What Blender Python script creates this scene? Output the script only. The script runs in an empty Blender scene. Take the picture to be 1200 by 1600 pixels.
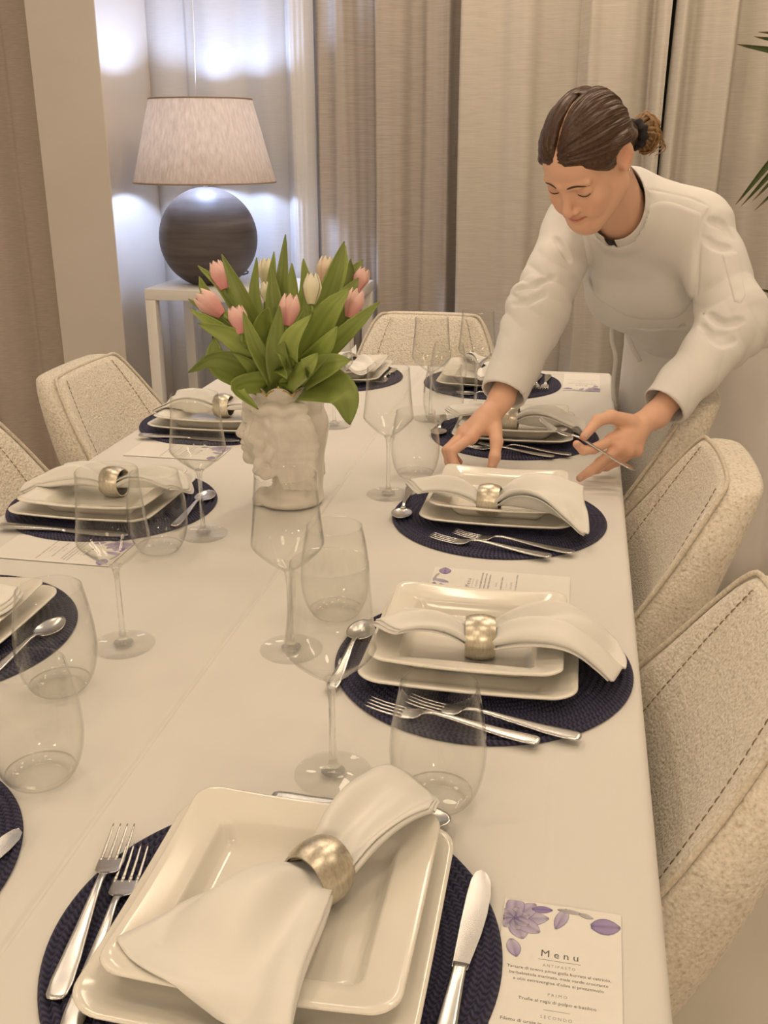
import bpy, bmesh, math, random
import numpy as np
from math import sin, cos, pi, radians, sqrt

# ------------------------------------------------------------------ camera
sc = bpy.context.scene
PITCH, YAW, FPX = 0.354547, 0.190436, 1564.2
CAMZ, T = 1.38, 0.75                      # camera height, table-top height
cam_data = bpy.data.cameras.new('camera')
cam_data.sensor_fit = 'VERTICAL'
cam_data.sensor_height = 36.0
cam_data.lens = FPX / 1600 * 36.0
cam_data.clip_start = 0.02
cam = bpy.data.objects.new('camera', cam_data)
sc.collection.objects.link(cam)
cam.location = (0, 0, CAMZ)
cam.rotation_euler = (pi / 2 - PITCH, 0, YAW)
sc.camera = cam

# ------------------------------------------------------------------ world, lights, exposure
world = bpy.data.worlds.new('world')
sc.world = world
world.use_nodes = True
world.node_tree.nodes['Background'].inputs[0].default_value = (1.0, 0.80, 0.58, 1)
world.node_tree.nodes['Background'].inputs[1].default_value = 0.05
sc.view_settings.view_transform = 'Standard'
sc.view_settings.look = 'None'
sc.view_settings.gamma = 1
sc.view_settings.use_curve_mapping = False
sc.view_settings.exposure = -1.25
sc.cycles.use_denoising = True
sc.cycles.adaptive_threshold = 0.07
sc.cycles.adaptive_min_samples = 16
sc.cycles.max_bounces = 7
sc.cycles.diffuse_bounces = 3
sc.cycles.glossy_bounces = 4
sc.cycles.transmission_bounces = 6
sc.cycles.transparent_max_bounces = 40
sc.cycles.caustics_reflective = False
sc.cycles.caustics_refractive = False
WARM = (1.0, 0.785, 0.555)
CEIL = 2.75
DOWNLIGHTS = [(-1.10, 0.50, 9.0), (0.30, 0.50, 9.0), (-1.10, 1.75, 10.5), (0.35, 1.75, 10.5),
              (-0.45, 2.75, 12.5), (0.75, 2.55, 15), (-0.95, 3.40, 10), (-0.15, 3.40, 13), (0.60, 3.40, 13),
              (1.45, 1.20, 12), (-1.95, 2.45, 8), (-0.45, -0.70, 13)]
LAMP_L = 800.0
FILL_W = 72.0  # power of the fill lamps added behind the camera

# ------------------------------------------------------------------ helpers
ROOT = sc.collection


def at(px, py, Y):
    """point in the room on the sight line of a photo pixel, at depth Y"""
    a = (px - 600) / FPX
    b = (800 - py) / FPX
    cp, sp, c, s = cos(PITCH), sin(PITCH), cos(YAW), sin(YAW)
    fw = cp + b * sp
    up = -sp + b * cp
    dx, dy = a * c - fw * s, a * s + fw * c
    k = Y / dy
    return np.array([dx * k, Y, CAMZ + up * k])


CR = np.array([cos(YAW), sin(YAW), 0])
CU = np.array([-sin(YAW) * sin(PITCH), cos(YAW) * sin(PITCH), cos(PITCH)])
CT = np.cross(CR, CU)


def nrm(v):
    v = np.asarray(v, float)
    return v / (np.linalg.norm(v) + 1e-12)


def tag(o, label=None, cat=None, group=None, kind=None):
    if label: o['label'] = label
    if cat: o['category'] = cat
    if group: o['group'] = group
    if kind: o['kind'] = kind
    return o


def link(o, parent=None):
    ROOT.objects.link(o)
    if parent is not None:
        o.parent = parent
    return o


def empty(name, loc=(0, 0, 0), rz=0.0, label=None, cat=None, group=None):
    o = bpy.data.objects.new(name, None)
    o.empty_display_size = 0.05
    link(o)
    o.location = loc
    o.rotation_euler = (0, 0, rz)
    return tag(o, label, cat, group)


def copy_tree(o, parent=None):
    c = o.copy()
    ROOT.objects.link(c)
    c.parent = parent
    for ch in o.children:
        copy_tree(ch, c)
    return c


def rawmesh(name, V, F, smooth=True, angle=None):
    me = bpy.data.meshes.new(name)
    V = np.asarray(V, float)
    me.from_pydata([tuple(v) for v in V], [], [tuple(int(i) for i in f) for f in F])
    if smooth:
        me.polygons.foreach_set('use_smooth', [True] * len(me.polygons))
        if angle is not None:
            me.set_sharp_from_angle(angle=radians(angle))
    me.update()
    return me


def mesh(name, VF, mat, parent=None, smooth=True, angle=None, loc=None, rz=None):
    V, F = VF
    me = rawmesh(name, V, F, smooth, angle)
    if mat is not None:
        me.materials.append(mat)
    o = bpy.data.objects.new(name, me)
    link(o, parent)
    if loc is not None: o.location = loc
    if rz is not None: o.rotation_euler = (0, 0, rz)
    return o


def join(*parts):
    V, F, n = [], [], 0
    for v, f in parts:
        v = np.asarray(v, float)
        V.append(v)
        F += [tuple(int(i) + n for i in q) for q in f]
        n += len(v)
    return np.concatenate(V), F


def xf(VF, loc=(0, 0, 0), rot=None):
    V, F = VF
    V = np.asarray(V, float)
    if rot is not None:
        V = V @ np.asarray(rot).T
    return V + np.asarray(loc, float), F


def rotz(a):
    return np.array([[cos(a), -sin(a), 0], [sin(a), cos(a), 0], [0, 0, 1]])


def rotx(a):
    return np.array([[1, 0, 0], [0, cos(a), -sin(a)], [0, sin(a), cos(a)]])


def roty(a):
    return np.array([[cos(a), 0, sin(a)], [0, 1, 0], [-sin(a), 0, cos(a)]])


def lathe(profile, n=48, closed=False):
    """profile of (r, z); r=0 at an end closes it"""
    V, F, rows = [], [], []
    for r, z in profile:
        if r < 1e-6:
            rows.append([len(V)])
            V.append((0, 0, z))
        else:
            rows.append(list(range(len(V), len(V) + n)))
            for i in range(n):
                a = 2 * pi * i / n
                V.append((r * cos(a), r * sin(a), z))
    pairs = list(zip(rows[:-1], rows[1:]))
    if closed: pairs.append((rows[-1], rows[0]))
    for A, B in pairs:
        for i in range(n):
            j = (i + 1) % n
            if len(A) == 1 and len(B) == 1: continue
            if len(A) == 1: F.append((A[0], B[j], B[i]))
            elif len(B) == 1: F.append((A[i], A[j], B[0]))
            else: F.append((A[i], A[j], B[j], B[i]))
    return np.array(V, float), F


def loft(rings, cap0=True, cap1=True, closed=False):
    rings = [np.asarray(r, float) for r in rings]
    n = len(rings[0])
    V = np.concatenate(rings)
    F = []
    m = len(rings)
    for k in range(m if closed else m - 1):
        a, b = k * n, ((k + 1) % m) * n
        for i in range(n):
            j = (i + 1) % n
            F.append((a + i, a + j, b + j, b + i))
    if not closed:
        if cap0: F.append(tuple(range(n - 1, -1, -1)))
        if cap1: F.append(tuple((m - 1) * n + i for i in range(n)))
    return V, F


def smooth_path(pts, n):
    """Catmull-Rom resampling"""
    P = np.asarray(pts, float)
    P = np.vstack([2 * P[0] - P[1], P, 2 * P[-1] - P[-2]])
    out = []
    m = len(P) - 3
    for q in np.linspace(0, m - 1e-6, n):
        i = int(q); t = q - i
        a, b, c, d = P[i:i + 4]
        out.append(.5 * ((2 * b) + (c - a) * t + (2 * a - 5 * b + 4 * c - d) * t * t + (3 * b - a - 3 * c + d) * t ** 3))
    return np.array(out)


def tube(path, rad, n=10, flat=1.0, up=(0, 0, 1), caps=True):
    """tube along a path; rad scalar or per point; flat squeezes it along the 'up' axis"""
    P = np.asarray(path, float)
    R = np.broadcast_to(np.asarray(rad, float), (len(P),))
    up = nrm(up)
    rings = []
    for i, p in enumerate(P):
        t = nrm(P[min(i + 1, len(P) - 1)] - P[max(i - 1, 0)])
        s = np.cross(t, up)
        if np.linalg.norm(s) < 1e-3:
            s = np.cross(t, (1, 0.1, 0))
        s = nrm(s)
        w = np.cross(s, t)
        rings.append([p + R[i] * (cos(a) * s + flat * sin(a) * w) for a in np.linspace(0, 2 * pi, n, endpoint=False)])
    return loft(rings, caps, caps)


def box(c, s, bev=0.0, seg=2):
    bm = bmesh.new()
    bmesh.ops.create_cube(bm, size=1)
    for v in bm.verts:
        v.co = (c[0] + v.co.x * s[0], c[1] + v.co.y * s[1], c[2] + v.co.z * s[2])
    if bev > 0:
        bmesh.ops.bevel(bm, geom=bm.edges[:], offset=bev, segments=seg, affect='EDGES', profile=.5)
    bm.verts.index_update()
    V = np.array([v.co[:] for v in bm.verts]); F = [tuple(v.index for v in f.verts) for f in bm.faces]
    bm.free()
    return V, F


def grid(fn, us, vs, flip=False):
    V = [fn(u, v) for v in vs for u in us]
    n = len(us)
    F = []
    for j in range(len(vs) - 1):
        for i in range(n - 1):
            q = (j * n + i, j * n + i + 1, (j + 1) * n + i + 1, (j + 1) * n + i)
            F.append(q[::-1] if flip else q)
    return np.array(V, float), F


def rrect(w, h, r, n=6):
    """rounded rectangle outline, half sizes w, h"""
    r = min(r, w * .999, h * .999)
    out = []
    for cx, cy, a0 in ((w - r, h - r, 0), (-w + r, h - r, pi / 2), (-w + r, -h + r, pi), (w - r, -h + r, 3 * pi / 2)):
        for k in range(n + 1):
            a = a0 + pi / 2 * k / n
            out.append((cx + r * cos(a), cy + r * sin(a)))
    return np.array(out)


# ------------------------------------------------------------------ materials
def newmat(name):
    m = bpy.data.materials.new(name)
    m.use_nodes = True
    nt = m.node_tree
    b = nt.nodes['Principled BSDF']
    return m, nt, b


def N(nt, t, **kw):
    n = nt.nodes.new(t)
    for k, v in kw.items():
        if hasattr(n, k): setattr(n, k, v)
        else: n.inputs[k.replace('_', ' ')].default_value = v
    return n


def ramp(nt, fac, stops):
    r = nt.nodes.new('ShaderNodeValToRGB')
    while len(r.color_ramp.elements) < len(stops):
        r.color_ramp.elements.new(.5)
    for e, (p, c) in zip(r.color_ramp.elements, stops):
        e.position = p
        e.color = (*c, 1)
    nt.links.new(fac, r.inputs[0])
    return r.outputs[0]


def coords(nt, scale=(1, 1, 1), kind='Object'):
    tc = nt.nodes.new('ShaderNodeTexCoord')
    mp = nt.nodes.new('ShaderNodeMapping')
    mp.inputs['Scale'].default_value = scale
    nt.links.new(tc.outputs[kind], mp.inputs[0])
    return mp.outputs[0]


def bump(nt, b, height, strength=.3, dist=.001):
    bp = nt.nodes.new('ShaderNodeBump')
    bp.inputs['Strength'].default_value = strength
    bp.inputs['Distance'].default_value = dist
    nt.links.new(height, bp.inputs['Height'])
    nt.links.new(bp.outputs[0], b.inputs['Normal'])


def plain(name, col, rough=.5, metal=0., spec=.5, **kw):
    m, nt, b = newmat(name)
    b.inputs['Base Color'].default_value = (*col, 1)
    b.inputs['Roughness'].default_value = rough
    b.inputs['Metallic'].default_value = metal
    b.inputs['Specular IOR Level'].default_value = spec
    for k, v in kw.items():
        b.inputs[k.replace('_', ' ')].default_value = v
    return m


def noisy(name, c0, c1, scale=(20, 20, 20), detail=4, rough=.6, bstr=.0, bdist=.001, metal=0., spec=.4, lo=.3, hi=.7, kind='Object', bscale=None, nscale=1.0, **kw):
    m, nt, b = newmat(name)
    v = coords(nt, scale, kind)
    nz = N(nt, 'ShaderNodeTexNoise')
    nz.inputs['Scale'].default_value = nscale
    nz.inputs['Detail'].default_value = detail
    nt.links.new(v, nz.inputs['Vector'])
    nt.links.new(ramp(nt, nz.outputs[0], [(lo, c0), (hi, c1)]), b.inputs['Base Color'])
    b.inputs['Roughness'].default_value = rough
    b.inputs['Metallic'].default_value = metal
    b.inputs['Specular IOR Level'].default_value = spec
    for k, x in kw.items():
        b.inputs[k.replace('_', ' ')].default_value = x
    if bstr > 0:
        h = nz.outputs[0]
        if bscale is not None:
            v2 = coords(nt, bscale, kind)
            n2 = N(nt, 'ShaderNodeTexNoise')
            n2.inputs['Scale'].default_value = 1.0
            n2.inputs['Detail'].default_value = 3
            nt.links.new(v2, n2.inputs['Vector'])
            h = n2.outputs[0]
        bump(nt, b, h, bstr, bdist)
    return m


M = {}
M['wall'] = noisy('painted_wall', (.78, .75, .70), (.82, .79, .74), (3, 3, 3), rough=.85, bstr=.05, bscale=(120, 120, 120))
M['ceiling'] = noisy('ceiling_paint', (.80, .78, .74), (.83, .81, .77), (2, 2, 2), rough=.9)
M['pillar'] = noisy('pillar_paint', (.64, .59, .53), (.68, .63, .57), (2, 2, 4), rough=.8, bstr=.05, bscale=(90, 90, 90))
M['floor'] = noisy('floor_stone', (.64, .59, .52), (.74, .69, .62), (1.6, 4.0, 1), detail=8, rough=.42, lo=.25, hi=.75)
M['white_lacquer'] = noisy('white_lacquer', (.80, .78, .74), (.83, .81, .77), (4, 4, 4), rough=.35)
M['cloth'] = noisy('table_linen', (.765, .75, .72), (.795, .78, .75), (2, 2, 2), rough=.85, bstr=.12, bdist=.0004, bscale=(900, 900, 900), spec=.2)
M['napkin'] = noisy('napkin_cotton', (.84, .83, .80), (.88, .87, .84), (14, 14, 14), rough=.9, bstr=.15, bdist=.0004, bscale=(1100, 1100, 1100), spec=.15)
M['porcelain'] = noisy('porcelain', (.86, .83, .76), (.87, .845, .78), (3, 3, 3), rough=.12, spec=.5)
M['jacket'] = noisy('jacket_cotton', (.80, .79, .78), (.84, .83, .82), (12, 12, 12), rough=.85, bstr=.12, bdist=.0005, bscale=(700, 700, 700), spec=.2)
M['apron'] = noisy('apron_cotton', (.77, .75, .74), (.81, .79, .78), (12, 12, 12), rough=.85, bstr=.12, bdist=.0005, bscale=(700, 700, 700), spec=.2)
M['steel'] = noisy('polished_steel', (.60, .60, .60), (.66, .66, .66), (60, 60, 60), rough=.24, metal=1.0)
M['chrome'] = plain('brushed_chrome', (.7, .7, .7), .25, 1.0)
M['ring'] = noisy('champagne_metal', (.56, .51, .42), (.74, .69, .58), (420, 420, 90), rough=.34, metal=1.0, bstr=.3, bdist=.0004)
M['wood_leg'] = noisy('stained_leg_wood', (.20, .085, .035), (.30, .14, .06), (30, 30, 4), rough=.45)
M['dark'] = plain('dark_rubber', (.02, .02, .02), .5)
M['black_cloth'] = noisy('black_cotton', (.012, .011, .012), (.03, .027, .028), (60, 60, 60), rough=.85)
M['gold'] = plain('gold_luster', (.80, .56, .16), .22, 1.0)
M['paper'] = noisy('menu_paper', (.86, .845, .81), (.88, .865, .83), (30, 30, 30), rough=.7, spec=.25)
M['ink'] = plain('grey_ink', (.10, .09, .095), .7)
M['ink_grey'] = plain('light_grey_ink', (.34, .31, .32), .7)


def glass_mats():
    # thin blown wall: passes light, mirrors by Fresnel
    m, nt, b = newmat('thin_glass')
    nt.nodes.remove(b)
    out = nt.nodes['Material Output']
    tr = N(nt, 'ShaderNodeBsdfTransparent')
    tr.inputs[0].default_value = (.985, .985, .98, 1)
    gl = N(nt, 'ShaderNodeBsdfGlossy')
    gl.inputs['Roughness'].default_value = .015
    lw = N(nt, 'ShaderNodeLayerWeight')
    lw.inputs['Blend'].default_value = .5
    pw = N(nt, 'ShaderNodeMath', operation='POWER')
    pw.inputs[1].default_value = 4.2
    nt.links.new(lw.outputs['Facing'], pw.inputs[0])
    ma = N(nt, 'ShaderNodeMath', operation='MULTIPLY_ADD')
    ma.inputs[1].default_value = .78
    ma.inputs[2].default_value = .022
    nt.links.new(pw.outputs[0], ma.inputs[0])
    mx = N(nt, 'ShaderNodeMixShader')
    nt.links.new(ma.outputs[0], mx.inputs[0])
    nt.links.new(tr.outputs[0], mx.inputs[1])
    nt.links.new(gl.outputs[0], mx.inputs[2])
    nt.links.new(mx.outputs[0], out.inputs[0])
    m2, nt, b = newmat('solid_glass')
    nt.nodes.remove(b)
    out = nt.nodes['Material Output']
    g = N(nt, 'ShaderNodeBsdfGlass')
    g.inputs['IOR'].default_value = 1.5
    g.inputs['Color'].default_value = (.97, .975, .97, 1)
    tr = N(nt, 'ShaderNodeBsdfTransparent')
    mx = N(nt, 'ShaderNodeMixShader')
    mx.inputs[0].default_value = .35
    nt.links.new(tr.outputs[0], mx.inputs[1])
    nt.links.new(g.outputs[0], mx.inputs[2])
    nt.links.new(mx.outputs[0], out.inputs[0])
    return m, m2


M['glass'], M['glass_solid'] = glass_mats()
M['glass_foot'] = M['glass'].copy()
M['glass_foot'].name = 'thin_foot_glass'
for n_ in M['glass_foot'].node_tree.nodes:
    if n_.type == 'MATH' and n_.operation == 'MULTIPLY_ADD': n_.inputs[1].default_value = .40


def fabric_mat(name, col, col2, trans=.25, weave=(60, 60, 900), bstr=.15):
    """linen: diffuse with some light passing through, horizontal slub threads"""
    m, nt, b = newmat(name)
    v = coords(nt, weave)
    nz = N(nt, 'ShaderNodeTexNoise')
    nz.inputs['Scale'].default_value = 1.0
    nz.inputs['Detail'].default_value = 5
    nt.links.new(v, nz.inputs['Vector'])
    c = ramp(nt, nz.outputs[0], [(.3, col), (.72, col2)])
    nt.links.new(c, b.inputs['Base Color'])
    b.inputs['Roughness'].default_value = .9
    b.inputs['Specular IOR Level'].default_value = .1
    bump(nt, b, nz.outputs[0], bstr, .001)
    tl = N(nt, 'ShaderNodeBsdfTranslucent')
    nt.links.new(c, tl.inputs[0])
    mx = N(nt, 'ShaderNodeMixShader')
    mx.inputs[0].default_value = trans
    out = nt.nodes['Material Output']
    nt.links.new(b.outputs[0], mx.inputs[1])
    nt.links.new(tl.outputs[0], mx.inputs[2])
    nt.links.new(mx.outputs[0], out.inputs[0])
    return m


M['linen_grey'] = fabric_mat('taupe_linen', (.42, .375, .34), (.56, .51, .465), .15, (14, 14, 420))
M['linen_white'] = fabric_mat('ivory_linen', (.62, .575, .52), (.73, .685, .625), .2, (14, 14, 420))
M['linen_sheer'] = fabric_mat('white_sheer', (.80, .79, .785), (.86, .85, .845), .35, (20, 20, 500), .08)
M['linen_brown'] = fabric_mat('brown_linen', (.50, .42, .36), (.60, .51, .44), .1, (30, 30, 300))
M['shade'] = fabric_mat('lamp_shade_linen', (.52, .43, .34), (.68, .58, .47), .40, (110, 110, 12), .2)


def boucle():
    m, nt, b = newmat('boucle_wool')
    v = coords(nt, (1, 1, 1))
    vo = N(nt, 'ShaderNodeTexVoronoi')
    vo.inputs['Scale'].default_value = 230
    nt.links.new(v, vo.inputs['Vector'])
    nz = N(nt, 'ShaderNodeTexNoise')
    nz.inputs['Scale'].default_value = 190
    nz.inputs['Detail'].default_value = 4
    nt.links.new(v, nz.inputs['Vector'])
    c = ramp(nt, nz.outputs[0], [(.26, (.56, .49, .39)), (.46, (.80, .74, .64)), (.66, (.90, .85, .77))])
    nt.links.new(c, b.inputs['Base Color'])
    b.inputs['Roughness'].default_value = .95
    b.inputs['Specular IOR Level'].default_value = .1
    b.inputs['Sheen Weight'].default_value = .25
    mth = N(nt, 'ShaderNodeMath', operation='SUBTRACT')
    nt.links.new(nz.outputs[0], mth.inputs[0])
    nt.links.new(vo.outputs['Distance'], mth.inputs[1])
    bump(nt, b, mth.outputs[0], .6, .003)
    return m


M['boucle'] = boucle()
M['thread'] = plain('brown_thread', (.30, .22, .15), .8)
M['piping'] = noisy('boucle_piping', (.58, .51, .41), (.80, .74, .64), (260, 260, 260), rough=.95, bstr=.6, bdist=.002)


def mat_braid():
    """braided cord: polar coordinates drive the plait relief; deep navy yarn"""
    m, nt, b = newmat('navy_braid')
    tc = N(nt, 'ShaderNodeTexCoord')
    sep = N(nt, 'ShaderNodeSeparateXYZ')
    nt.links.new(tc.outputs['Object'], sep.inputs[0])
    at2 = N(nt, 'ShaderNodeMath', operation='ARCTAN2')
    nt.links.new(sep.outputs[1], at2.inputs[0])
    nt.links.new(sep.outputs[0], at2.inputs[1])
    ln = N(nt, 'ShaderNodeVectorMath', operation='LENGTH')
    nt.links.new(tc.outputs['Object'], ln.inputs[0])

    def mul(x, k):
        n = N(nt, 'ShaderNodeMath', operation='MULTIPLY')
        nt.links.new(x, n.inputs[0])
        if isinstance(k, (int, float)): n.inputs[1].default_value = k
        else: nt.links.new(k, n.inputs[1])
        return n.outputs[0]

    def op(o, x, y=None):
        n = N(nt, 'ShaderNodeMath', operation=o)
        nt.links.new(x, n.inputs[0])
        if y is not None:
            if isinstance(y, (int, float)): n.inputs[1].default_value = y
            else: nt.links.new(y, n.inputs[1])
        return n.outputs[0]
    # V-shaped plait: phase = angle*200 + |saw(r)|
    rr = mul(ln.outputs['Value'], 1 / .0085)
    fr = op('FRACT', rr)
    v = op('ABSOLUTE', op('SUBTRACT', fr, .5))
    ph = op('ADD', mul(at2.outputs[0], 170.0), mul(v, 9.0))
    s = op('SINE', ph)
    nz = N(nt, 'ShaderNodeTexNoise')
    nz.inputs['Scale'].default_value = 400
    hgt = op('ADD', s, mul(nz.outputs[0], .8))
    c = ramp(nt, op('ADD', mul(s, .25), .5), [(.2, (.016, .016, .038)), (.8, (.080, .080, .165))])
    nt.links.new(c, b.inputs['Base Color'])
    b.inputs['Roughness'].default_value = .6
    b.inputs['Specular IOR Level'].default_value = .35
    bump(nt, b, hgt, .7, .0012)
    return m


M['braid'] = mat_braid()


def lamp_wood():
    m, nt, b = newmat('grey_brown_turned_wood')
    v = coords(nt, (3, 3, 38))
    nz = N(nt, 'ShaderNodeTexNoise')
    nz.inputs['Scale'].default_value = 1.0
    nz.inputs['Detail'].default_value = 7
    nt.links.new(v, nz.inputs['Vector'])
    nt.links.new(ramp(nt, nz.outputs[0], [(.3, (.055, .045, .045)), (.55, (.095, .08, .078)), (.75, (.15, .13, .125))]), b.inputs['Base Color'])
    b.inputs['Roughness'].default_value = .55
    bump(nt, b, nz.outputs[0], .3, .002)
    return m


M['lamp_wood'] = lamp_wood()


def vcol_mat(name, rough=.5, spec=.4, sss=0., bscale=None, bstr=0., sheen=0.):
    m, nt, b = newmat(name)
    a = N(nt, 'ShaderNodeVertexColor', layer_name='Col')
    nt.links.new(a.outputs[0], b.inputs['Base Color'])
    b.inputs['Roughness'].default_value = rough
    b.inputs['Specular IOR Level'].default_value = spec
    if sss:
        b.inputs['Subsurface Weight'].default_value = sss
        b.inputs['Subsurface Radius'].default_value = (1.0, .35, .2)
        b.inputs['Subsurface Scale'].default_value = .006
    if bstr:
        v = coords(nt, bscale)
        nz = N(nt, 'ShaderNodeTexNoise')
        nz.inputs['Scale'].default_value = 1.0
        nz.inputs['Detail'].default_value = 3
        nt.links.new(v, nz.inputs['Vector'])
        bump(nt, b, nz.outputs[0], bstr, .001)
    return m


M['skin'] = vcol_mat('skin', .5, .35, .0, (420, 420, 420), .06)
M['petal'] = vcol_mat('tulip_petal', .5, .3)
M['leaf'] = vcol_mat('tulip_leaf', .42, .4, 0, (60, 60, 60), .1)
M['print'] = vcol_mat('printed_flowers', .7, .2)
M['palm'] = vcol_mat('palm_leaf', .5, .35)


def set_vcol(o, cols):
    me = o.data
    ca = me.color_attributes.new('Col', 'FLOAT_COLOR', 'POINT')
    c = np.ones((len(me.vertices), 4), np.float32)
    c[:, :3] = cols
    ca.data.foreach_set('color', c.ravel())


# ------------------------------------------------------------------ implicit surfaces (sculpting)
class Sdf:
    def __init__(self):
        self.ops = []

    def add(self, fn, lo, hi, k=.01, op='u'):
        self.ops.append((op, fn, np.asarray(lo, float), np.asarray(hi, float), k))
        return self

    def ell(self, c, r, R=None, k=.01, op='u'):
        c = np.asarray(c, float); r = np.asarray(r, float)
        Rm = np.eye(3) if R is None else np.asarray(R, float)      # columns = axes

        def fn(P):
            q = (P - c) @ Rm
            k0 = np.linalg.norm(q / r, axis=1)
            k1 = np.linalg.norm(q / (r * r), axis=1) + 1e-9
            return k0 * (k0 - 1) / k1
        m = r.max()
        return self.add(fn, c - m, c + m, k, op)

    def cone(self, a, b, ra, rb, k=.01, op='u'):
        a = np.asarray(a, float); b = np.asarray(b, float)
        ba = b - a; l2 = ba @ ba

        def fn(P):
            t = np.clip(((P - a) @ ba) / l2, 0, 1)
            return np.linalg.norm(P - a - t[:, None] * ba, axis=1) - (ra + (rb - ra) * t)
        m = max(ra, rb)
        return self.add(fn, np.minimum(a, b) - m, np.maximum(a, b) + m, k, op)

    def chain(self, pts, rads, k=.01, op='u'):
        for i in range(len(pts) - 1):
            self.cone(pts[i], pts[i + 1], rads[i], rads[i + 1], k, op)
        return self

    def cyl(self, a, b, r, k=.002, op='s'):
        a = np.asarray(a, float); b = np.asarray(b, float)
        L = np.linalg.norm(b - a); d = (b - a) / L

        def fn(P):
            q = P - a
            t = q @ d
            rad = np.linalg.norm(q - t[:, None] * d, axis=1) - r
            return np.maximum(rad, np.maximum(-t, t - L))
        return self.add(fn, np.minimum(a, b) - r, np.maximum(a, b) + r, k, op)

    def plane(self, p, n, k=.002):
        """cuts away everything on the side n points to"""
        p = np.asarray(p, float); n = nrm(n)
        self.ops.append(('s', lambda P: -((P - p) @ n), None, None, k))
        return self

    def disp(self, fn):
        self.ops.append(('d', fn, None, None, 0))
        return self

    @staticmethod
    def _mix(op, a, b, k):
        if op == 'u':
            h = np.clip(.5 + .5 * (a - b) / k, 0, 1)
            return a * (1 - h) + b * h - k * h * (1 - h)
        h = np.clip(.5 - .5 * (a + b) / k, 0, 1)
        return a * (1 - h) - b * h + k * h * (1 - h)

    def eval(self, P):
        d = np.full(len(P), .3)
        for op, fn, lo, hi, k in self.ops:
            d = d + fn(P, d) if op == 'd' else self._mix(op, d, fn(P), k)
        return d

    def eval_blocks(self, P, pad):
        """P: (blocks, points, 3); shapes far from a block are skipped for it"""
        n, m = P.shape[:2]
        b0, b1 = P[:, 0], P[:, -1]
        D = np.full((n, m), .3)
        for op, fn, lo, hi, k in self.ops:
            if op == 'd':
                D = D + fn(P.reshape(-1, 3), D.reshape(-1)).reshape(n, m)
                continue
            if lo is None:
                D = self._mix(op, D, fn(P.reshape(-1, 3)).reshape(n, m), k)
                continue
            ix = np.where(np.all((b1 > lo - pad - k) & (b0 < hi + pad + k), axis=1))[0]
            if len(ix):
                D[ix] = self._mix(op, D[ix], fn(P[ix].reshape(-1, 3)).reshape(len(ix), m), k)
        return D

    def bounds(self):
        lo = np.min([o[2] for o in self.ops if o[0] == 'u'], axis=0)
        hi = np.max([o[3] for o in self.ops if o[0] == 'u'], axis=0)
        return lo - .02, hi + .02

    def mesh(self, h, lo=None, hi=None):
        l0, h0 = self.bounds()
        lo = l0 if lo is None else np.asarray(lo, float); hi = h0 if hi is None else np.asarray(hi, float)
        B = 8; H = B * h
        n = np.ceil((hi - lo) / H).astype(int)
        I = np.stack(np.meshgrid(*[np.arange(k) for k in n], indexing='ij'), -1).reshape(-1, 3)
        cen = lo + (I + .5) * H
        dc = self.eval(cen)
        act = I[np.abs(dc) < H * .95 + .003]
        NX = n * B + 3
        off = np.stack(np.meshgrid(*[np.arange(B + 1)] * 3, indexing='ij'), -1).reshape(-1, 3)
        keys, verts, quads = [], [], []
        key = lambda g: ((g[..., 0] * NX[1]) + g[..., 1]) * NX[2] + g[..., 2]
        for c0 in range(0, len(act), 250):
            A = act[c0:c0 + 250]
            G = A[:, None, :] * B + off[None]
            D = self.eval_blocks(lo + G * h, h * 3 + .002).reshape(len(A), B + 1, B + 1, B + 1)
            # cell vertices
            num = np.zeros((len(A), B, B, B, 3)); cnt = np.zeros((len(A), B, B, B))
            S = D < 0
            for ax in range(3):
                o1, o2 = [a for a in range(3) if a != ax]
                for p in (0, 1):
                    for q in (0, 1):
                        s0 = [slice(0, B)] * 3; s1 = [slice(0, B)] * 3
                        s0[o1] = s1[o1] = slice(p, B + p); s0[o2] = s1[o2] = slice(q, B + q)
                        s0[ax] = slice(0, B); s1[ax] = slice(1, B + 1)
                        a = D[(slice(None), *s0)]; b = D[(slice(None), *s1)]
                        x = (a < 0) != (b < 0)
                        t = np.where(x, a / np.where(x, a - b, 1), 0)
                        num[..., ax] += np.where(x, t, 0)
                        num[..., o1] += np.where(x, p, 0)
                        num[..., o2] += np.where(x, q, 0)
                        cnt += x
            hit = cnt > 0
            w = np.argwhere(hit)
            g = A[w[:, 0]] * B + w[:, 1:]
            keys.append(key(g))
            verts.append(lo + (g + num[hit] / cnt[hit][:, None]) * h)
            # faces
            for ax in range(3):
                o1, o2 = (ax + 1) % 3, (ax + 2) % 3
                s1 = [slice(0, B)] * 3; s1[ax] = slice(1, B + 1)
                a = S[:, :B, :B, :B]; b = S[(slice(None), *s1)]
                w = np.argwhere(a != b)
                g = A[w[:, 0]] * B + w[:, 1:]
                ins = a[tuple(w.T)]
                e1 = np.zeros(3, int); e1[o1] = 1
                e2 = np.zeros(3, int); e2[o2] = 1
                q = np.stack([key(g - e1 - e2), key(g - e2), key(g), key(g - e1)], 1)
                q[~ins] = q[~ins][:, ::-1]
                quads.append(q)
        keys = np.concatenate(keys); verts = np.concatenate(verts); quads = np.concatenate(quads)
        o = np.argsort(keys)
        ks = keys[o]
        ix = np.clip(np.searchsorted(ks, quads), 0, len(ks) - 1)
        ok = np.all(ks[ix] == quads, axis=1)
        return verts, o[ix[ok]]

    def project(self, X, D, steps=60):
        """march points X along directions D (batched) to the surface"""
        X = np.array(X, float); D = np.asarray(D, float)
        for _ in range(steps):
            d = self.eval(X)
            go = d > .0003
            if not go.any(): break
            X[go] += D[go] * np.maximum(d[go] * .75, .0003)[:, None]
        return X

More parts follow.
